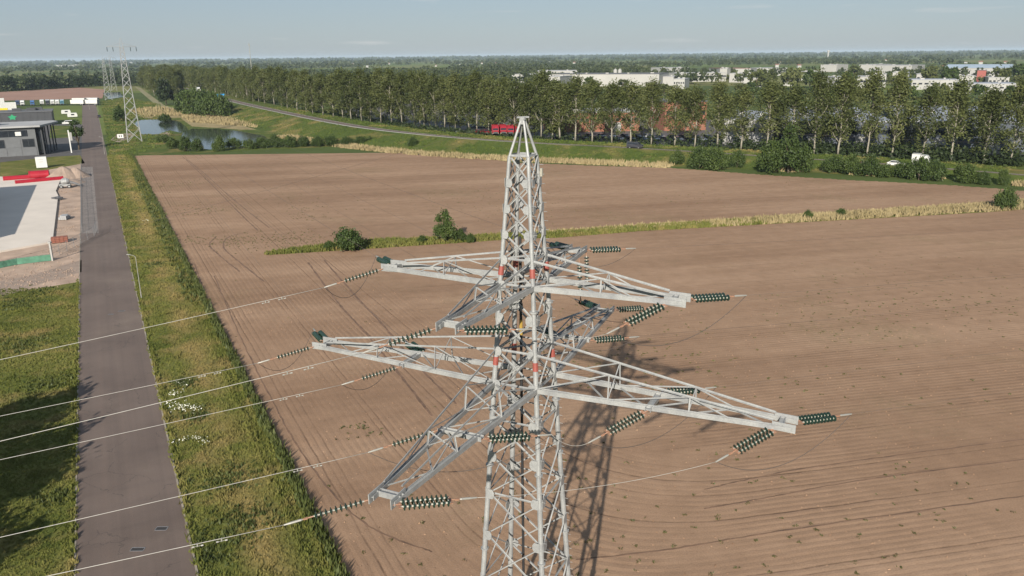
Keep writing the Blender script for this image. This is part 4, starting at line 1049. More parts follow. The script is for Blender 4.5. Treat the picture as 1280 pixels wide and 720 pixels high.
for i, px in enumerate((778.5, 784.5)):
    x, y = G(px, 93, 15); t = thing('silo', 'white silo standing behind the long warehouse, %s of the pair' % ['left', 'right'][i], 'silo', (x, y+75, 0), 0, 'white silos')
    m = MB(); m.lathe([(0, 2.6), (19, 2.6), (20.5, .8)], (0, 0, 0), 'z', 14); m.build('tank', M['white_wall'], t); m = MB(); m.lathe([(20.5, .85), (21, .85)], (0, 0, 0), 'z', 10); m.build('lid', M['cream'], t)
for i, (a_, b_, y_, h__, mm) in enumerate(((814, 842, 96, 11, 'cream'), (842, 856, 99, 11, 'white_wall'), (912, 940, 92, 12, 'cream'), (1000, 1022, 90, 12, 'white_wall'), (1116, 1136, 91, 12, 'white_wall'), (1146, 1172, 93, 11, 'cream'), (1196, 1218, 95, 11, 'white_wall'), (1236, 1262, 97, 10, 'cream'), (930, 952, 98, 10, 'white_wall'), (640, 668, 93, 12, 'white_wall'))):
    hall((a_, y_), (b_, y_), h__, 36, 'warehouse', ['low grey hall at the right end of the long white warehouse', 'small white hall right of the low grey hall', 'low grey hall right of the white cube building', 'white hall left of the tree tops in the right part', 'small white hall right of the grey twin hall', 'grey hall between two tree crowns right of the white factory', 'small white hall below the blue grey roofed hall', 'grey hall at the far right behind the crowns', 'small white hall just above the poplars near the picture middle right', 'white hall above the poplars just left of the pylon peak'][i], 'building', M[mm], M['roof_grey'], 5 if i % 2 else 0)
hall((835, 85), (862, 84.5), 14, 60, 'warehouse', 'small pale hall behind the right half of the long white warehouse', 'building', M['cream'], M['roof_grey'])
hall((848, 92), (908, 91), 12, 40, 'office_building', 'white flat office with a dark window band right of the long warehouse', 'building', M['white_wall'], M['roof_grey'], 8, True)
hall((886, 85), (902, 86), 14, 50, 'warehouse', 'white hall with a red edge left of the white cube building', 'building', M['white_wall'], M['tile'])
hall((900, 86), (909, 86), 16, 16, 'tower_block', 'white cube shaped building among the trees, behind the poplars', 'building', M['white_wall'], M['roof_grey'])
hall((920, 87), (930, 87), 12, 20, 'house_block', 'low white block right of the white cube building', 'building', M['white_wall'], M['roof_grey'])
hall((946, 85.5), (984, 85), 13, 50, 'warehouse', 'white hall with a long bright front right of the low white block', 'building', M['white_wall'], M['roof_grey'], 6)
hall((980, 94), (991, 94), 13, 25, 'office_building', 'white office with stepped floors at the right end of the bright hall', 'building', M['white_wall'], M['roof_grey'], 2, True)
hall((1026, 81), (1046, 81), 14, 60, 'warehouse', 'pale distant hall left of the twin grey halls', 'building', M['cream'], M['roof_grey'])
hall((1074, 81), (1095, 81), 16, 80, 'warehouse', 'white half of the twin distant halls in the right part of the picture', 'building', M['white_wall'], M['roof_grey'])
hall((1095, 82), (1140, 82), 15, 80, 'warehouse', 'grey half of the twin distant halls in the right part of the picture', 'building', M['cream'], M['roof_grey'])
hall((1044, 97), (1108, 96), 12, 50, 'factory', 'white factory with a red stripe among the poplar tops on the right', 'building', M['white_wall'], M['cream'], 9, True)
hall((1090, 93), (1108, 93), 14, 30, 'factory', 'higher white block behind the factory with the red stripe', 'building', M['white_wall'], M['roof_grey'])
hall((1140, 100), (1200, 100), 10, 40, 'warehouse', 'low pale hall seen between the poplar tops near the right edge', 'building', M['cream'], M['roof_metal'], 8)
hall((1180, 85), (1262, 85), 13, 90, 'warehouse', 'wide distant hall with a blue grey roof near the right edge', 'building', M['cream'], M['blue_roof'], pitched=5)
hall((1222, 88), (1233, 88), 17, 20, 'tower_block', 'red block standing in front of the blue grey roofed hall', 'building', M['red'], M['roof_dark'])
hall((1205, 105), (1275, 105), 9, 40, 'warehouse', 'low grey hall between the poplar crowns at the right edge', 'building', M['cream'], M['roof_metal'], 8)
hall((90, 81), (110, 81), 10, 60, 'greenhouse', 'white roofed distant sheds above the woods on the left', 'building', M['white_wall'], M['white_wall'])
hall((70, 81.5), (80, 81.5), 10, 60, 'greenhouse', 'small white distant shed left of the long one above the woods on the left', 'building', M['white_wall'], M['white_wall'])
hall((160, 77.5), (172, 77.5), 12, 60, 'greenhouse', 'white distant halls right behind the top of the nearest far pylon', 'building', M['white_wall'], M['white_wall'])
hall((176, 77), (184, 77), 12, 60, 'greenhouse', 'small white distant hall right of the top of the nearest far pylon', 'building', M['white_wall'], M['white_wall'])
rh = random.Random(11)
for i in range(34):
    px = rh.choice([rh.uniform(330, 680), rh.uniform(600, 1270)]); py = rh.uniform(74.5, 82) if px > 600 else rh.uniform(76, 83)
    h = 6; x, y = G(px, py, h); s = rh.uniform(.6, 1.0)
    t = thing('house', 'small distant house with a tiled roof among the far woods', 'house', (x, y, 0), rh.uniform(-.6, .6), 'houses among the far woods')
    m = MB(); m.box((0, 0, 3.5*s), (11*s, 8*s, 7*s)); m.build('wall', M['white_wall'], t)
    m = MB(); P = [(-6*s, -4.5*s, 7*s), (6*s, -4.5*s, 7*s), (6*s, 4.5*s, 7*s), (-6*s, 4.5*s, 7*s), (-6*s, 0, 10.5*s), (6*s, 0, 10.5*s)]
    m.add(P, [(0, 1, 5, 4), (2, 3, 4, 5), (0, 4, 3), (1, 2, 5), (3, 2, 1, 0)]); m.build('roof', M[rh.choice(['tile', 'roof_grey', 'tile'])], t)
    FOOT.append([(x-14*s, y-60*s), (x+14*s, y-60*s), (x+14*s, y+8*s), (x-14*s, y+8*s)])
x, y = G(1035, 71, 10); t = thing('water_tower', 'tiny white tower on the horizon in the right half', 'tower', (x, y, 0)); m = MB(); m.lathe([(0, 5), (40, 5)], (0, 0, 0), 'z', 8); m.build('shaft', M['white_wall'], t); m = MB(); m.lathe([(40, 9), (48, 9)], (0, 0, 0), 'z', 8); m.build('tank', M['white_wall'], t)

# broad trees standing among the halls
RT = [round_meshes(400+i, 17, 7.0, 900, 1.7, M['leaf_mid'] if i % 2 else M['leaf_pop'], .16, 26) for i in range(5)]
cnt = 0
while cnt < 62:
    px = rp.uniform(655, 1300); py = rp.uniform(86, 128) if rp.random() < .75 else rp.uniform(128, 140); x, y = G(px, py+12)
    if any(in_poly(np.array([x]), np.array([y]), f)[0] for f in FOOT): continue
    cnt += 1
    plant('broad_tree', rp.choice(RT), (x, y, 0), (rp.uniform(.7, 1.3), rp.uniform(.7, 1.3), rp.uniform(.5, .9)), rp.uniform(0, 6.28), 'broad green tree standing between the halls of the business park', 'tree', 'broad trees in the business park')
for i, (px, py, s) in enumerate(((988, 112, 1.25), (1012, 110, 1.1), (1066, 100, 1.2), (1060, 112, 1.0), (1128, 105, 1.0), (1160, 108, 1.2), (1185, 110, 1.2), (1250, 108, 1.2), (1270, 104, 1.2), (945, 112, 1.1), (960, 108, 1.1))):
    x, y = G(px, py); plant('broad_tree', RT[i % 5], (x, y, 0), s*1.25, i, 'larger broad tree rising above the roofs of the business park', 'tree', 'larger broad trees above the roofs')

# ------------------------------------------------------------------ vehicles (scaled as the photograph shows them)
VS = 1.3
PAINT = {}
def paint(nm, c):
    if nm not in PAINT:
        m, n, l, b = nt('paint_'+nm); b.inputs['Roughness'].default_value = .3; b.inputs['Coat Weight'].default_value = .4
        t = noise(n, l, .8, 3, objc(n)); r = ramp(n, l, t.outputs[0], [(.3, tuple(v*.9 for v in c)), (.7, c)]); l.new(r.outputs[0], b.inputs['Base Color']); PAINT[nm] = m
    return PAINT[nm]
def side_prism(m, prof, w_, taper=None):
    """side profile (x, z) extruded across y; taper(z) narrows the top"""
    n = len(prof); tp = taper or (lambda z: 1)
    P = [(x, -w_/2*tp(z), z) for x, z in prof]+[(x, w_/2*tp(z), z) for x, z in prof]
    m.add(P, [tuple(range(n)), tuple(range(n, 2*n))[::-1]]+[(i, (i+1) % n, n+(i+1) % n, n+i) for i in range(n)])
def wheels(t, xs, w_, r_):
    for x in xs:
        for s in (-1, 1):
            m = MB(); m.tube((x, s*(w_/2-.24), r_), (x, s*(w_/2+.01), r_), r_, r_, 12); o = m.build('wheel', M['black'], t)
            m = MB(); m.tube((x, s*(w_/2), r_), (x, s*(w_/2+.03), r_), r_*.55, r_*.5, 10); m.build('rim', M['steel'], o)
def car(loc, rz, label, colr, cname, kind='car', group=None, cat='car'):
    t = thing('parked_car' if group else ('van' if kind == 'van' else 'car'), label, cat, loc, rz, group); t.scale = (VS,)*3
    m = MB(); g_ = MB()
    if kind == 'van':
        side_prism(m, [(-2.5, .35), (2.35, .35), (2.5, .6), (2.45, 1.05), (1.65, 1.25), (1.05, 1.95), (-2.4, 2.0), (-2.52, 1.2)], 1.95, lambda z: 1 if z < 1.2 else 1-.14*(z-1.2))
        for s in (-1, 1):
            g_.add([(x, s*(.985*(1-.14*max(0, z-1.2))+.008), z) for x, z in ((-2.2, 1.3), (1.35, 1.3), (.98, 1.8), (-2.2, 1.8))], [(0, 1, 2, 3)])
        g_.add([(1.64, -.8, 1.29), (1.64, .8, 1.29), (1.12, .72, 1.92), (1.12, -.72, 1.92)], [(0, 1, 2, 3)]); g_.add([(-2.53, -.75, 1.3), (-2.53, .75, 1.3), (-2.47, .7, 1.85), (-2.47, -.7, 1.85)], [(0, 1, 2, 3)])
        lx = 2.5
    else:
        side_prism(m, [(-2.1, .32), (2.1, .32), (2.18, .55), (2.05, .82), (1.05, .95), (.35, 1.42), (-1.15, 1.45), (-1.9, 1.0), (-2.15, .9)], 1.78, lambda z: 1 if z < .95 else 1-.35*(z-.95))
        for s in (-1, 1):
            g_.add([(x, s*(.89*(1-.35*max(0, z-.95))+.008), z) for x, z in ((-1.65, 1.0), (.9, 1.0), (.33, 1.36), (-1.1, 1.38))], [(0, 1, 2, 3)])
        g_.add([(1.05, -.75, .97), (1.05, .75, .97), (.38, .66, 1.42), (.38, -.66, 1.42)], [(0, 1, 2, 3)]); g_.add([(-1.92, -.72, 1.03), (-1.92, .72, 1.03), (-1.19, .64, 1.45), (-1.19, -.64, 1.45)], [(0, 1, 2, 3)])
        lx = 2.17
    m.build('body', paint(cname, colr), t); g_.build('window', M['win'], t)
    wheels(t, (-1.45, 1.4), 1.8, .34)
    if not group:
        for s in (-1, 1):
            h_ = MB(); h_.box((lx, s*.68, .72), (.06, .34, .16)); h_.build('headlight', M['cap'], t)
            h_ = MB(); h_.box((-2.5 if kind == 'van' else -2.12, s*.75, .85), (.08, .18, .22)); h_.build('tail_light', M['red'], t)
    return t
def lorry(loc, rz, label, cab_c, box_c, box_len=7.5, group=None, trailer=False, cab=True):
    t = thing('lorry' if cab else 'trailer', label, 'lorry' if cab else 'trailer', loc, rz, group); t.scale = (VS,)*3
    if cab:
        m = MB(); side_prism(m, [(.1, .7), (2.1, .7), (2.25, 1.5), (2.1, 2.6), (1.6, 3.35), (.1, 3.45)], 2.4); cb = m.build('cab', paint(*cab_c), t)
        m = MB(); m.add([(2.215, -1.02, 1.75), (2.215, 1.02, 1.75), (2.10, .98, 2.62), (2.10, -.98, 2.62)], [(0, 1, 2, 3)])
        for s in (-1, 1): m.add([(x, s*1.208, z) for x, z in ((1.0, 1.7), (2.05, 1.7), (1.95, 2.5), (1.0, 2.5))], [(0, 1, 2, 3)])
        m.build('window', M['win'], cb); m = MB(); m.box((2.22, 0, 1.05), (.06, 1.7, .55)); m.build('grille', M['char'], cb)
        for s in (-1, 1): m = MB(); m.box((2.2, s*.95, .85), (.08, .35, .2)); m.build('headlight', M['cap'], cb)
    if box_len:
        m = MB(); m.box((-box_len/2, 0, 2.35), (box_len, 2.5, 2.7)); bx = m.build('cargo_box', paint(*box_c), t)
        m = MB()
        for s in (-1, 1): m.box((-box_len/2, s*1.262, 1.05), (box_len, .03, .12)); m.box((-box_len/2, s*1.262, 3.66), (box_len, .03, .1))
        m.box((-box_len-.02, 0, 2.35), (.06, 2.3, 2.5)); m.build('box_trim', M['cream'], bx)
    m = MB(); m.box((-box_len/2+1, 0, .82), (box_len+1.6, .9, .3)); m.build('chassis', M['black'], t)
    wheels(t, ((1.3,) if cab else ())+((-box_len+1.2, -box_len+2.4) if box_len else (-.9,)), 2.3, .5)
    return t
WH, BL, DG, RD = ('white', (.58, .58, .56)), ('blue', (.05, .12, .28)), ('dark', (.035, .035, .042)), ('red', (.25, .009, .018))
def at_hw(px, py, off):
    x, y = G(px, py, 2.0); k = min(range(len(HC)), key=lambda i: (HC[i].x-x)**2+(HC[i].y-y)**2); p = HC[k]+nrm(k, HC)*off
    d = HC[k+1]-HC[k-1]; return (p.x, p.y, HC[k].z+.04), math.atan2(d.y, d.x)
l_, a_ = at_hw(791, 185, 1.8); car(l_, a_, 'dark van driving on the highway below the poplars', DG[1], 'dark', 'van', cat='van')
l_, a_ = at_hw(1113, 207, -1.0); car(l_, a_, 'white car on the road, half hidden behind the dark green hedge', WH[1], 'white')
l_, a_ = at_hw(1153, 208, -1.0); lorry(l_, a_, 'white lorry on the road behind the right end of the hedge', WH, WH, 2.0)
l_, a_ = at_hw(258, 118, 1.5); lorry(l_, a_, 'pale lorry far along the highway where the trees close in', WH, ('grey', (.45, .47, .5)), 7)
# red lorries and parked cars behind the poplars
for i in range(4):
    x, y = G(619+i*9.4, 168.5, 3.1); lorry((x, y+(.0, 1.2, -.4, .8)[i], 3.0), R(-84+3*(i % 2)), 'bright red lorry parked by the poplars left of the pylon peak, %s of the four' % ['leftmost', 'second', 'third', 'rightmost'][i], RD, RD, 3.4+.5*(i % 2), 'red lorries by the poplars')
for i in range(2):
    x, y = G(598+i*9, 166.5, 3.1); car((x, y, 3.0), R(-70), 'dark red car parked left of the red lorries by the poplars, %s of the two' % ['left', 'right'][i], (.16, .015, .02), 'darkred', group='dark red cars left of the red lorries')
x, y = G(576, 155); lorry((x, y, .04), R(-20), 'white lorry parked behind the poplars left of the red ones', WH, WH, 7)
for i in range(4):
    x, y = G(588+i*7, 160); car((x, y, .04), R(-70), 'dark car parked behind the poplars left of the red lorries, %s from the left' % ordw[i], DG[1], 'dark', group='dark cars parked left of the red lorries')
cc = [('dark', (.035, .035, .042)), ('grey', (.25, .26, .27)), ('navy', (.03, .045, .09)), ('silver', (.45, .46, .47)), ('black', (.015, .015, .018)), ('white', (.75, .75, .74))]
for i in range(40):
    px = 700+i*7.4; py = (170.5 if i % 2 else 173.5)+.012*(px-700); x, y = G(px, py, .3)
    c_ = rp.choice(cc[:4]+cc[4:5]*3); car((x, y, .04), R(-60), c_[0]+' car parked on the dark lot behind the poplars right of the pylon', c_[1], c_[0], group='cars parked behind the poplars')
# left: lorry park at the end of the road
for i, (px, cb_) in enumerate(((53, WH), (60, DG), (66, WH), (72, WH), (78, ('teal', (.08, .2, .27))))):
    x, y = G(px, 131.5); lorry((x, y, .05), R(-62), ['white lorry at the left end of the row of five facing the camera', 'dark lorry second in the row of five facing the camera', 'white lorry in the middle of the row of five facing the camera', 'white lorry next to the blue green one in the row of five', 'blue green lorry at the right end of the row of five facing the camera'][i], cb_, WH if cb_ is WH else ('grey', (.45, .47, .5)), 7, 'row of five lorries')
for i, (px, cb_) in enumerate(((41, BL), (28.5, WH), (22.5, ('navy', (.03, .045, .09))))):
    x, y = G(px, 132.5); lorry((x, y, .05), R(-62), ['single blue lorry left of the row of five', 'white lorry cab beside the white containers at the left edge', 'dark blue lorry cab beside the white containers at the left edge'][i], cb_, cb_, 7)
for i, (px, py, dy) in enumerate(((90, 131.5, 0), (107, 131.3, 0), (92, 129, 0), (108, 128.6, 0))):
    x, y = G(px, py); q = lorry((x, y, .05), R(-11)+math.pi, ['long white trailer at the end of the road, front left of four', 'long white trailer at the end of the road, front right of four', 'long white trailer at the end of the road, rear left of four', 'long white trailer at the end of the road, rear right of four'][i], WH, WH, 10.4, 'white trailers at the end of the road', cab=False)
def container(px, py, dims, colr, label, rz=ROADZ, z=0.0):
    x, y = G(px, py); t = thing('container', label, 'container', (x, y, z), rz)
    L, D, Hh = dims; m = MB(); m.box((0, 0, Hh/2), (L, D, Hh)); bd = m.build('body', paint(*colr), t)
    m = MB()
    for i in range(int(L/.5)): m.box((-L/2+.3+i*.5, -D/2-.03, Hh/2), (.22, .07, Hh-.5))
    m.build('corrugation', paint(*colr), bd)
    m = MB()
    for sx in (-1, 1):
        for sy in (-1, 1): m.box((sx*(L/2-.02), sy*(D/2-.02), Hh/2), (.22, .22, Hh+.06))
    m.build('corner_posts', paint(*colr), t); return t
YE = ('yellow', (.75, .58, .03))
container(13, 138, (9.5, 3, 6.6), WH, 'white container box right of the yellow one at the left edge')
container(2, 141, (9, 3, 3.6), YE, 'yellow container at the left edge below the white one')
container(1.5, 136, (6.5, 3, 9), WH, 'tall white container stack at the left edge above the yellow one')
for i, (px, py, lb) in enumerate(((83, 143, 'white caravan parked on the grass left of the road end'), (91, 147, 'white upright trailer beside the road end'))):
    x, y = G(px, py); t = thing('caravan', lb, 'caravan', (x, y, 0), ROADZ); t.scale = (VS,)*3
    m = MB(); side_prism(m, [(-2.4, .5), (2.3, .5), (2.5, 1.3), (2.1, 2.6), (-2.2, 2.6), (-2.5, 1.6)], 2.2); m.build('body', paint(*WH), t)
    m = MB(); m.box((.2, -1.115, 1.7), (1.6, .03, .7)); m.build('window', M['win'], t); wheels(t, (-.2,), 2.1, .32)
x, y = G(85, 155.5); car((x, y, .02), R(27+180), 'white van parked beside the dark hall at the road end', WH[1], 'white', 'van', cat='van')
x, y = G(93, 154); car((x, y, .02), R(27), 'small grey car parked next to the white van near the road end', (.25, .26, .27), 'grey')
x, y = G(124, 147); car((x, y, .04), R(117), 'small dark car at the far end of the road near the street lamp', DG[1], 'dark')

# roadside tree, pillar sign, white sign box
x, y = G(99, 187); plant('roadside_tree', round_meshes(500, 15, 3.3, 1700, .55, M['leaf_mid'], .22, 30), (x, y, 0), 1, 0, 'slim young tree on the left side of the road by the grey office', 'tree', None)
x, y = G(89.5, 191); t = thing('sign_pillar', 'slim white sign pillar beside the slim young tree', 'sign', (x, y, 0), ROADZ)
m = MB(); m.box((0, 0, 5), (.45, .3, 10)); m.build('pillar', M['white'], t); m = MB(); m.box((.7, 0, 7.2), (1.0, .16, 3.6)); m.build('sign_panel', M['cream'], t)
x, y = G(53, 210); t = thing('sign_box', 'big white cube shaped sign box on short legs in the grass by the building plot', 'sign', (x, y, 0), ROADZ)
m = MB(); m.box((0, 0, 2.3), (3.7, 2.4, 4.0)); bx = m.build('box', M['white'], t)
m = MB()
for i, (a, b_, c) in enumerate(((.6, .9, 2.0), (-.2, .9, 1.5))): m.box((-.3+.2*i, -1.215, 3.3-.8*i), (c, .03, .16))
m.build('print', M['roof_grey'], bx); m = MB()
for a in (-1.5, 1.5):
    for b_ in (-.9, .9): m.box((a, b_, .2), (.14, .14, .5))
m.build('legs', M['steel_dark'], t)
x, y = G(151, 174); t = thing('info_board', 'small white board in the meadow left of the foot of the nearest far pylon', 'sign', (x, y, 0), R(15))
m = MB(); m.box((0, 0, 1.6), (2.9, .15, 2.0)); m.build('board', M['white'], t); m = MB(); m.box((-.5, -.09, 1.6), (.5, .03, 1.1)); m.box((.5, -.09, 1.6), (.5, .03, 1.1)); m.build('print', M['char'], t)
m = MB(); m.box((-1.2, .1, .3), (.1, .1, .7)); m.box((1.2, .1, .3), (.1, .1, .7)); m.build('posts', M['steel_dark'], t)

# ------------------------------------------------------------------ building plot: slab, tubes, sand, stacks, netting
sl_pts = [G(76, 226), G(70, 240), G(73, 246), G(66, 304), G(0, 316), (-150, 150), (-215, 230), G(0, 222), G(30, 224)]
m = MB(); m.poly(sl_pts, 0, .42); t = m.build('floor_slab', M['concrete']); tag(t, 'large pale concrete floor slab of the building plot', 'slab', None)
c0 = (sum(p[0] for p in sl_pts)/len(sl_pts), sum(p[1] for p in sl_pts)/len(sl_pts))
def shade_building():
    """the neighbouring hall outside the left edge that shades the slab"""
    h = 9.5; k = h/math.tan(SUN_EL); sx, sy = sdir.x/math.cos(SUN_EL)*k, sdir.y/math.cos(SUN_EL)*k
    A, B = G(19, 292, .42), G(46, 231, .42); A = Vector((A[0]-sx, A[1]-sy, 0)); B = Vector((B[0]-sx, B[1]-sy, 0)); d = (B-A).normalized(); n_ = Vector((-d.y, d.x, 0))
    t = thing('warehouse', 'new white hall just outside the left edge beside the floor slab', 'building', tuple(A), math.atan2(d.y, d.x))
    L = (B-A).length; m = MB(); m.box((L/2, 20, h/2), (L, 40, h)); m.build('wall', M['white_wall'], t); m = MB(); m.box((L/2, 20, h+.15), (L+.4, 40.4, .3)); m.build('roof', M['roof_grey'], t)
shade_building()
def tube_thing(p, q, r_, label):
    p, q = Vector((*G(*p), r_)), Vector((*G(*q), r_)); t = thing('red_tube', label, 'tube', (p.x, p.y, 0)); d = q-p; e = d.normalized(); zz = Vector((0, 0, r_))
    m = MB(); m.tube(zz, zz+d, r_, n=16); m.build('shell', M['tube_red'], t)
    m = MB(); m.tube(zz+d-e*.25, zz+d+e*.12, r_*1.06, n=16); m.tube(zz-e*.12, zz+e*.25, r_*1.06, n=16); m.tube(zz+d*.5-e*.15, zz+d*.5+e*.15, r_*1.05, n=16); m.build('flange', M['tube_red'], t)
    m = MB(); m.tube(zz+d+e*.121, zz+d+e*.14, r_*.8, n=16); m.build('dark_bore_disc', M['black'], t)  # flat black disc on the closed end paints the dark inside of the tube
tube_thing((38, 224.5), (62, 223), 1.5, 'short thick red tube with a dark open end behind the floor slab')
tube_thing((5, 227), (39, 224.5), .9, 'thinner red tube left of the short thick one')
tube_thing((20, 231), (79, 225.5), .75, 'long slim red tube along the back edge of the floor slab')
def heap(px, py, r_, h, label, seed):
    x, y = G(px, py); t = thing('sand_heap', label, 'sand heap', (x, y, 0)); r = random.Random(seed); m = MB(); n = 22; P = []
    ks = [(1.0, -.05), (.82, .16), (.6, .42), (.36, .70), (.15, .92)]
    for q, z in ks:
        for k in range(n):
            a = 2*math.pi*k/n; w_ = 1+.16*math.sin(2*a+seed)+r.uniform(-.05, .05); P.append((r_*q*w_*math.cos(a), r_*q*w_*math.sin(a), h*(z+r.uniform(-.015, .015))))
    P.append((0, 0, h)); F = [(i*n+k, i*n+(k+1) % n, (i+1)*n+(k+1) % n, (i+1)*n+k) for i in range(4) for k in range(n)]+[(4*n+k, 4*n+(k+1) % n, 5*n) for k in range(n)]
    m.add(P, F); m.build('heap', M['sand'], t)
heap(80, 222, 6.0, 4.0, 'larger conical sand heap behind the red tubes', 1); heap(95, 221, 4.8, 3.4, 'smaller conical sand heap beside the road', 2); heap(90, 228, 5, 1.2, 'low spread of sand in front of the two heaps', 3)
def mixer():
    x, y = G(82, 235); t = thing('site_machine', 'small grey site machine with a tipped hopper at the corner of the slab', 'machine', (x, y, 0), R(20)); t.scale = (1.35,)*3
    m = MB(); m.box((0, 0, .75), (2.4, 1.2, .5)); m.build('frame', M['steel'], t)
    m = MB(); m.lathe([(-.9, .45), (-.4, .8), (.4, .8), (.9, .5)], (.1, 0, 1.6), 'x', 12); m.build('hopper', M['steel'], t)
    m = MB(); m.tube((1.1, 0, 1.4), (3.2, .2, .5), .35, .2, 8); m.build('chute', M['steel_dark'], t); wheels(t, (-.8, .9), 1.3, .4)
mixer()
def stack(px, py, dims, m_, label, name, gap=.04, rz=ROADZ):
    x, y = G(px, py); t = thing(name, label, name.replace('_', ' '), (x, y, 0), rz); L, D, Hh = dims
    m = MB()
    for i in range(3): m.box((-L/2+.15+i*(L-.3)/2, 0, .07), (.14, D, .14))
    m.build('pallet', M['bark'], t); n1, n2, n3 = 4, 3, 3
    bm_ = MB(); bm_.box((0, 0, 0), (L/n1-gap, D/n2-gap, (Hh-.14)/n3-gap)); me_ = bm_.mesh('block', m_)
    for i in range(n1):
        for j in range(n2):
            for k in range(n3):
                if k == n3-1 and random.random() < .3: continue
                o = link('block', me_, t); o.location = (-L/2+(i+.5)*L/n1, -D/2+(j+.5)*D/n2, .14+(k+.5)*(Hh-.14)/n3)
stack(75, 303, (3.4, 2.2, 1.3), simple('red_brick', (.20, .075, .05), .9, .3, 2), 'stack of red brown bricks on the sand beside the slab corner', 'brick_stack')
stack(81, 274, (1.9, 3.4, 1.1), M['roof_grey'], 'grey stack of blocks on the sand between slab and road', 'block_stack', rz=R(10))
stack(72, 250, (2.2, 2.6, .9), M['roof_dark'], 'dark grey pile of slabs at the notch of the floor slab', 'block_stack', rz=R(60))
def fence(pts, label, hgt, post_m, net=None):
    P = [Vector((*G(*p), 0)) for p in pts]; t = thing('site_fence', label, 'fence', tuple(P[0])); o = P[0]
    for a, b_ in zip(P[:-1], P[1:]):
        n_ = max(2, int((b_-a).length/3.5)); a, b_ = a-o, b_-o
        for i in range(n_):
            p, q = a.lerp(b_, i/n_), a.lerp(b_, (i+1)/n_)
            m = MB(); m.tube(p, p+Vector((0, 0, hgt)), .05, n=6); m.build('post', post_m, t)
            m = MB()
            for z in (.15, hgt*.5, hgt-.05): m.tube(p+Vector((0, 0, z)), q+Vector((0, 0, z)), .025, n=4)
            for k in range(1, 10): r_ = p.lerp(q, k/10); m.tube(r_+Vector((0, 0, .15)), r_+Vector((0, 0, hgt-.05)), .012, n=4)
            m.build('mesh_panel', post_m, t)
            if net:
                m = MB(); e = (q-p).normalized(); nn = Vector((-e.y, e.x, 0))*.07
                pts_ = [p+nn+(q-p)*(k/4)+Vector((0, 0, z))+nn*random.uniform(-.5, 1) for z in (.1, hgt*.55, hgt*.92) for k in range(5)]
                m.add(pts_, [(r*5+k, r*5+k+1, r*5+k+6, r*5+k+5) for r in range(2) for k in range(4)]); m.build('net', net, t)
fence([(65, 325), (118, 296), (122, 287)], 'see-through steel site fence crossing the sand between slab and road', 2.4, M['steel_dark'])
fence([(64, 326), (22, 331), (-12, 338)], 'green netted site fence in front of the slab', 1.5, M['steel_dark'], M['greennet'])
fence([(103, 290), (102, 245), (102, 208)], 'see-through steel site fence along the paved strip beside the road', 2.2, M['steel_dark'])
x, y = G(66, 326); t = thing('fence_post', 'stout light post at the corner of the green netted fence', 'post', (x, y, 0)); m = MB(); m.box((0, 0, 1.9), (.35, .35, 3.8)); m.build('shaft', M['cream'], t); m = MB(); m.box((0, 0, 3.9), (.6, .6, .3)); m.build('cap', M['cream'], t)

def rubble():
    q = np.vstack([np.array(G(px, py))+rng.normal(0, s_, (n_, 2)) for px, py, n_, s_ in ((85, 240, 160, 2.5), (92, 262, 120, 3), (90, 285, 140, 3), (85, 312, 220, 3.5), (60, 340, 260, 5), (20, 350, 260, 6), (96, 232, 120, 2), (40, 345, 200, 5))])
    q = q[q[:, 0] < RL(q[:, 1])-.4]; n_ = len(q); r_ = rng.uniform(.06, .32, n_)**1.3; T = np.array([[1, 0, -.4], [-.5, .87, -.4], [-.5, -.87, -.4], [.1, .1, 1.0]]); V = []
    a = rng.uniform(0, 6.28, n_); c_, s_ = np.cos(a), np.sin(a); tt = T[None]*rng.uniform(.6, 1.3, (n_, 4, 1))
    V = np.stack([tt[..., 0]*c_[:, None]-tt[..., 1]*s_[:, None], tt[..., 0]*s_[:, None]+tt[..., 1]*c_[:, None], tt[..., 2]*.7+.3], 2)*r_[:, None, None]+np.c_[q, np.full(n_, .03)][:, None, :]
    F = (np.arange(n_)[:, None, None]*4+np.array([[0, 2, 1], [0, 1, 3], [1, 2, 3], [2, 0, 3]])[None]).reshape(-1, 3)
    tag(link('rubble', np_mesh('rubble', V.reshape(-1, 3), F, M['dirt'])), 'rubble and stones scattered over the building plot', 'rubble', None, 'stuff')
rubble()
# ------------------------------------------------------------------ grass, reeds, flowers, weeds, far woods: what nobody could count
def tufts(pts, h, wdt, blades, rg, lean=.5, hv=.4):
    n = len(pts); base = np.repeat(pts, blades, 0); N = n*blades
    base = base+np.c_[rg.normal(0, wdt*.9, (N, 2)), np.zeros(N)]
    hh = np.repeat(h*rg.uniform(1-hv, 1+hv, n), blades)*rg.uniform(.6, 1.1, N); a = rg.uniform(0, 6.28, N)
    dx, dy = np.cos(a)*wdt*rg.uniform(.5, 1.1, N), np.sin(a)*wdt*rg.uniform(.5, 1.1, N)
    la = rg.uniform(0, 6.28, N); ll = hh*lean*rg.uniform(.2, 1, N)
    V = np.stack([base+np.c_[dx, dy, np.zeros(N)], base-np.c_[dx, dy, np.zeros(N)], base+np.c_[np.cos(la)*ll, np.sin(la)*ll, hh]], 1).reshape(-1, 3)
    return V, np.arange(3*N).reshape(-1, 3)
def scatter(poly, n, rg):
    P = np.array(poly); lo, hi = P.min(0), P.max(0); out = np.zeros((0, 2))
    while len(out) < n:
        q = rg.uniform(lo, hi, (n*3, 2)); out = np.vstack([out, q[in_poly(q[:, 0], q[:, 1], poly)]])
    return out[:n]
def stuff(name, parts, m_, label, cat):
    V = np.vstack([p[0] for p in parts]); off = 0; Fs = []
    for v, f in parts: Fs.append(f+off); off += len(v)
    return tag(link(name, np_mesh(name, V, np.vstack(Fs), m_)), label, cat, None, 'stuff')
def z0(q, z=.016): return np.c_[q, np.full(len(q), z)]
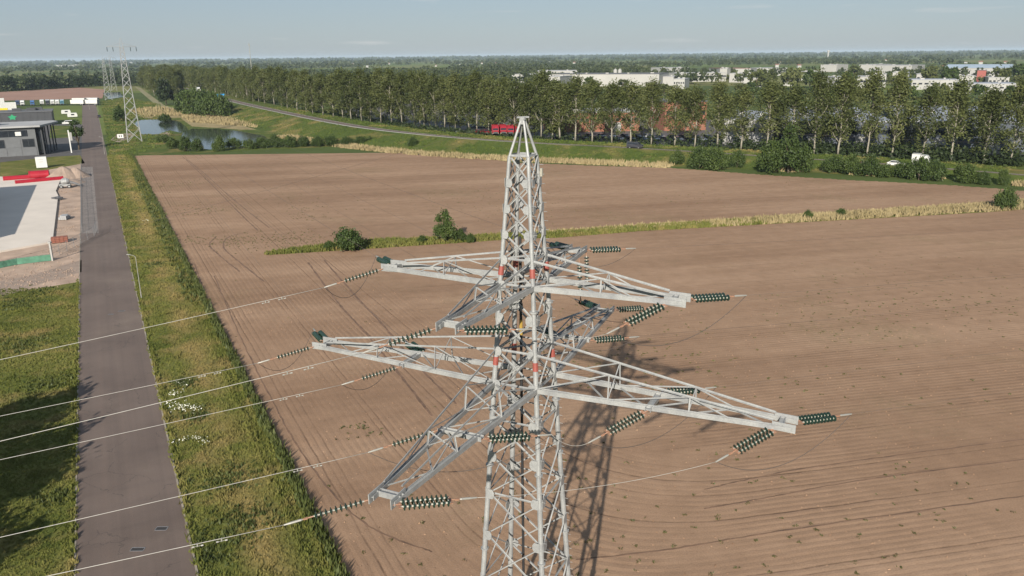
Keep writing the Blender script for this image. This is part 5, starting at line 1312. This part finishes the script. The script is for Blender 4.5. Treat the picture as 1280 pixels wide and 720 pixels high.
def vband(f0, f1, y0, y1): return [(f0(y0), y0), (f1(y0), y0), (f1(y1), y1), (f0(y1), y1)]
parts = []
vl, vr = (lambda y: RR(y)+.35), (lambda y: VE(y)+.3)
ll_, lr_ = (lambda y: -75-.51*y), (lambda y: RL(y)-.3)
for y0, y1, dens, h, wd in ((40, 85, 18, .17, .07), (85, 140, 8, .2, .10), (140, 230, 3, .24, .16), (230, 352, 1.1, .3, .26)):
    for f0, f1, on in ((vl, vr, True), (ll_, lr_, y0 < 140)):
        if not on: continue
        if f0 is ll_: f0 = lambda y: max(-75-.51*y, RL(y)-30)
        ar = (f1((y0+y1)/2)-f0((y0+y1)/2))*(y1-y0)
        yy1 = min(y1, 146) if f1 is lr_ else y1
        parts.append(tufts(z0(scatter(vband(f0, f1, y0, yy1), int(ar*dens), rng)), h, wd, 4, rng))
# taller growth: along the road edge, along the field edge and in clumps
for y0, y1, dens in ((40, 110, 9), (110, 230, 4), (230, 350, 1.6)):
    for f0, f1 in ((lambda y: VE(y)-1.1, lambda y: VE(y)+.5), (lambda y: RR(y)+.05, lambda y: RR(y)+.75), (lambda y: RL(y)-.6, lambda y: RL(y)+.02), (lambda y: VE(y)-2.6, lambda y: VE(y)-1.6)):
        yq = min(y1, 146) if abs(f0(100)-RL(100)) < 1 else y1
        if yq < y0: continue
        ar = (f1(100)-f0(100))*(yq-y0); y1_ = yq; parts.append(tufts(z0(scatter(vband(f0, f1, y0, y1_), int(ar*dens), rng)), .42, .12, 4, rng))
cl = scatter(vband(vl, vr, 40, 200), 70, rng); cl = np.vstack([cl, scatter(vband(lambda y: RL(y)-26, lr_, 40, 140), 60, rng)])
for c in cl:
    k = rng.integers(12, 60); q = c+rng.normal(0, rng.uniform(.4, 1.3), (k, 2)); q = q[(q[:, 0] < VE(q[:, 1])+.4) & ((q[:, 0] > RR(q[:, 1])+.4) | (q[:, 0] < RL(q[:, 1])-.4))]
    parts.append(tufts(z0(q), .34, .11, 4, rng))
stuff('verge_grass', parts, M['grass'], 'rough uneven grass on the verges beside the road', 'grass')
# ditch weeds: darker line along the verge and field boundary
M['weed'] = foliage('ditch_weed', (.040, .052, .016), (.070, .088, .026), (.11, .125, .04), .6, .2)
parts = []
for y0, y1, n in ((45, 120, 900), (120, 240, 900), (240, 350, 420)):
    q = scatter(vband(lambda y: VE(y)-.5, lambda y: VE(y)+.25, y0, y1), n, rng); parts.append(tufts(z0(q), .75, .2, 5, rng))
q = scatter(vband(lambda y: VE(y)-3.2, lambda y: VE(y)-1.0, 130, 300), 500, rng); parts.append(tufts(z0(q), .7, .22, 5, rng))
for px, py, n, s in ((225, 310, 60, 1.2), (205, 275, 50, 1.0), (180, 225, 60, 1.4), (195, 330, 50, 1.0), (228, 480, 90, .9), (245, 520, 80, .9), (280, 600, 120, 1.4), (300, 650, 120, 1.6), (255, 690, 120, 1.6), (30, 430, 140, 2.0), (60, 480, 90, 1.5), (20, 380, 160, 2.4), (50, 365, 100, 2.0), (70, 620, 60, 1.0), (150, 250, 30, .8)):
    q = np.array(G(px, py))+rng.normal(0, s, (n, 2)); q = q[((q[:, 0] > RR(q[:, 1])+.3) & (q[:, 0] < VE(q[:, 1])+.5)) | (q[:, 0] < RL(q[:, 1])-.3)]; parts.append(tufts(z0(q), .36, .14, 5, rng))
stuff('ditch_weeds', parts, M['weed'], 'dark weeds along the ditch between verge and field and in patches on the verge', 'weeds')
# baulk growth, fading to straw coloured reed on the right
parts = []; q = scatter(BAULK, 7000, rng); q = q[q[:, 0] < 62]; parts.append(tufts(z0(q, .03), .7, .22, 4, rng))
stuff('baulk_grass', parts, M['grass'], 'tall green grass on the baulk across the field', 'grass')
q = scatter(BAULK, 6000, rng); q = q[q[:, 0] > 48]; q2 = scatter(edge_line([(640, 291), (700, 288), (800, 281), (1000, 268), (1240, 253), (1290, 249), (1290, 258), (1240, 262), (1000, 275), (800, 286), (640, 296)]), 3500, rng)
stuff('baulk_reeds', [tufts(z0(q[::2], .03), 1.0, .2, 4, rng, .5, .6), tufts(z0(q2, .03), .55, .22, 3, rng, .6, .6)], M['reed'], 'straw coloured dry reeds on the right half of the baulk', 'reeds')
# reeds at the foot of the embankment
parts = []; Q_ = []
for i, p in enumerate(HC):
    if not (30 < p.y < 445): continue
    if p.y < 318 and i % 3: continue
    n_ = nrm(i, HC)
    for k in range(130):
        o = -9-4.2*p.z-rng.uniform(.0, 9.5 if p.y > 318 else 5); s = rng.uniform(-4, 4); Q_.append((p.x+n_.x*o+n_.y*s, p.y+n_.y*o-n_.x*s))
Q_ = np.array(Q_); parts.append(tufts(z0(Q_, .02), 1.25, .36, 4, rng, .45, .55))
q = scatter(edge_line([(226, 146), (238, 142), (300, 148), (322, 155), (322, 160), (300, 157.5), (240, 153)]), 1300, rng); parts.append(tufts(z0(q, .02), 1.5, .36, 4, rng, .4))
q = scatter(edge_line([(160, 138), (200, 134), (232, 140), (228, 145), (180, 146)]), 500, rng); parts.append(tufts(z0(q, .02), 2.0, .35, 4, rng, .2))
stuff('reed_belt', parts, M['reed'], 'belt of dry yellow reeds along the foot of the embankment and the pond', 'reeds')
# embankment and meadow grass
parts = []; Q_ = []
for i, p in enumerate(HC):
    if not (60 < p.y < 620): continue
    n_ = nrm(i, HC)
    for k in range(120):
        o = rng.uniform(-9-4.2*p.z, 30); s = rng.uniform(-4, 4)
        if -4.4 < o < 4.4: continue
        Q_.append((p.x+n_.x*o+n_.y*s, p.y+n_.y*o-n_.x*s, emb_z(i, o)))
parts.append(tufts(np.array(Q_), .5, .4, 4, rng)); q = scatter(edge_line([(137, 196), (130, 150), (126, 126), (160, 122), (200, 130), (220, 176), (165, 195)]), 5000, rng); q = q[~in_poly(q[:, 0], q[:, 1], POND) & ~in_poly(q[:, 0], q[:, 1], POND2)]; parts.append(tufts(z0(q), .5, .4, 4, rng))
stuff('embankment_tufts', parts, M['grass_emb'], 'grass tufts on the highway embankment and the meadow by the pond', 'grass')
P_ = []
for i, p in enumerate(HC):
    if not (120 < p.y < 1000): continue
    n_ = nrm(i, HC); px_ = 640+p.x/p.y*1000
    dens = 60 if p.y > 372 else (16 if p.y > 312 else 70)
    for k in range(dens):
        o = rng.uniform(23, 36) if p.y < 372 else rng.uniform(21, 34); s = rng.uniform(-4, 4); c = np.array([p.x+n_.x*o+n_.y*s, p.y+n_.y*o-n_.x*s, 0])
        hh = rng.uniform(1.5, 6.5)*(1 if p.y < 330 else .8)
        P_.append(c+rng.normal(0, 1, (14, 3))*[1.2, 1.2, .2]+np.c_[np.zeros(14), np.zeros(14), rng.uniform(.2, hh, 14)])
V, F = leaf_quads(np.vstack(P_), .95, rng)
stuff('undergrowth', [(V, F)], M['leaf_dark'], 'dark undergrowth along the feet of the poplars', 'undergrowth')
# white flowers on the right verge
P_ = []
for px, py, n, s in ((226, 513, 150, .6), (243, 515, 120, .55), (221, 496, 60, .5), (228, 484, 30, .5), (212, 509, 25, .3), (226, 556, 50, .4), (244, 553, 45, .4), (256, 556, 35, .4), (245, 548, 12, .4), (183, 278, 25, .3)):
    q = np.array(G(px, py))+rng.normal(0, s, (n, 2)); P_.append(np.c_[q, rng.uniform(.4, .72, n)])
P_ = np.vstack(P_); P_ = P_[rng.random(len(P_)) < .5]; V, F = leaf_quads(P_, .12, rng, 1.0)
stuff('white_flowers', [(V, F)], M['flower'], 'clusters of white flowers in the right verge', 'flowers')
# weeds and clods in the field
parts = []; q = scatter(FIELD, 12000, rng)
f_ = np.sin(q[:, 0]*.083+1.3)+np.sin(q[:, 1]*.061+.4)+np.sin((q[:, 0]+q[:, 1])*.037)+rng.normal(0, .8, len(q)); q = q[(f_ > 1.3) & (q[:, 1] < 260)]
parts.append(tufts(z0(q, .012), .13, .10, 5, rng, .9))
q = np.vstack([np.array(G(px, py))+rng.normal(0, s, (n, 2)) for px, py, n, s in ((1130, 600, 8, 2.5), (1150, 655, 8, 2), (1200, 610, 10, 3), (450, 532, 12, .8), (462, 540, 8, .6), (420, 540, 10, 1.2), (250, 262, 90, 5), (215, 230, 90, 7), (1100, 390, 70, 8), (1060, 400, 50, 6), (860, 250, 30, 8), (380, 262, 30, 4), (395, 270, 25, 3), (360, 300, 160, 5), (300, 300, 100, 4), (240, 300, 60, 3))]); parts.append(tufts(z0(q, .012), .16, .10, 6, rng, .9))
q = scatter([(-30, 48), (75, 48), (150, 130), (10, 130)], 1500, rng); q = q[in_poly(q[:, 0], q[:, 1], FIELD) & (np.sin(q[:, 0]*.09)+np.sin(q[:, 1]*.13+q[:, 0]*.05)+rng.normal(0, .7, len(q)) > .5)]; q = np.repeat(q, 3, 0)+rng.normal(0, .1, (3*len(q), 2)); parts.append(tufts(z0(q, .012), .12, .09, 5, rng, .9))
M['field_weed'] = foliage('field_weed', (.060, .058, .024), (.085, .085, .032), (.12, .115, .045), .6, .1)
stuff('field_weeds', parts, M['field_weed'], 'small scattered weeds in the ploughed field', 'weeds')
q = scatter([(-40, 40), (70, 40), (140, 120), (-60, 140)], 9000, rng); q = q[in_poly(q[:, 0], q[:, 1], FIELD)]
V, F = leaf_quads(np.c_[q, rng.uniform(.0, .05, len(q))], .14, rng, 1.0)
stuff('soil_clods', [(V, F)], M['soil'], 'loose clods of earth on the ploughed field', 'clods')

# far woods
def far_trees(n, d0, d1, az0, az1, quads, h, w_, size, thr, seed):
    r = np.random.default_rng(seed); D = np.sqrt(r.uniform(d0**2, d1**2, n)); a = R(az0)+(R(az1)-R(az0))*r.random(n); x, y = D*np.sin(a), D*np.cos(a)
    f = np.sin(x*.0061+1.1)+np.sin(y*.0047+.5+.001*x)+np.sin((x-y)*.0031+2)+.6*np.sin((x+2*y)*.0083)
    k = f > thr
    for ft in FOOT: k &= ~in_poly(x, y, ft)
    k &= ~((x < -300) & (x > -660) & (y < 1280+0*x) & (y > 700))
    x, y = x[k], y[k]; m_ = len(x); hh = h*r.uniform(.6, 1.25, m_); ww = w_*r.uniform(.7, 1.3, m_)
    u = r.normal(size=(m_, quads, 3)); u /= np.linalg.norm(u, axis=2)[..., None]; u *= r.uniform(.55, 1.05, (m_, quads, 1)); u[..., 2] = np.where(u[..., 2] < -.6, -u[..., 2], u[..., 2])
    P = np.stack([x[:, None]+u[..., 0]*ww[:, None], y[:, None]+u[..., 1]*ww[:, None], hh[:, None]*(.56+.44*u[..., 2])], 2).reshape(-1, 3)
    return leaf_quads(P, size, r)
WD = [far_trees(1500, 900, 1500, -48, -24, 46, 15, 7, 3.0, -.9, 1), far_trees(3200, 950, 2000, -24, 48, 42, 14, 7, 3.2, -.1, 2), far_trees(5200, 2000, 4200, -48, 48, 15, 15, 9, 6.0, .1, 3),
      far_trees(5200, 4200, 12000, -48, 48, 9, 17, 22, 17, .0, 4), far_trees(1400, 10000, 16000, -50, 50, 9, 22, 60, 40, -9, 5)]
stuff('far_woods', WD, M['leaf_far'], 'wide dark woods and tree lines stretching to the horizon', 'woods')
# tree line left, behind the far ploughed field: individual dark trees
for i in range(30):
    px = -10+i*4.6+rp.uniform(-1.5, 1.5); x, y = G(px, 114-px*.05+rp.uniform(-1, .5)); plant('broad_tree', rp.choice(DK), (x, y, 0), (rp.uniform(.9, 1.4), rp.uniform(.9, 1.4), rp.uniform(.7, 1.15)), rp.uniform(0, 6.28), 'dark tree in the line behind the far ploughed field, %s from the left edge' % nth(i+1), 'tree', 'tree line behind the far field')

# ------------------------------------------------------------------ air
b = MB(); b.box((0, 11800, 37), (64000, 30000, 80)); hz = b.mesh('haze', [])
hm = bpy.data.materials.new('hazy_air'); hm.use_nodes = True; hn = hm.node_tree.nodes; hl = hm.node_tree.links
hn.remove(hn['Principled BSDF']); pv = hn.new('ShaderNodeVolumePrincipled'); pv.inputs['Color'].default_value = (.70, .86, 1.0, 1); pv.inputs['Density'].default_value = 4.4e-5
hl.new(pv.outputs[0], hn['Material Output'].inputs['Volume']); hz.materials.append(hm)
tag(link('haze', hz), 'pale summer haze over the whole landscape', 'haze', None, 'stuff')
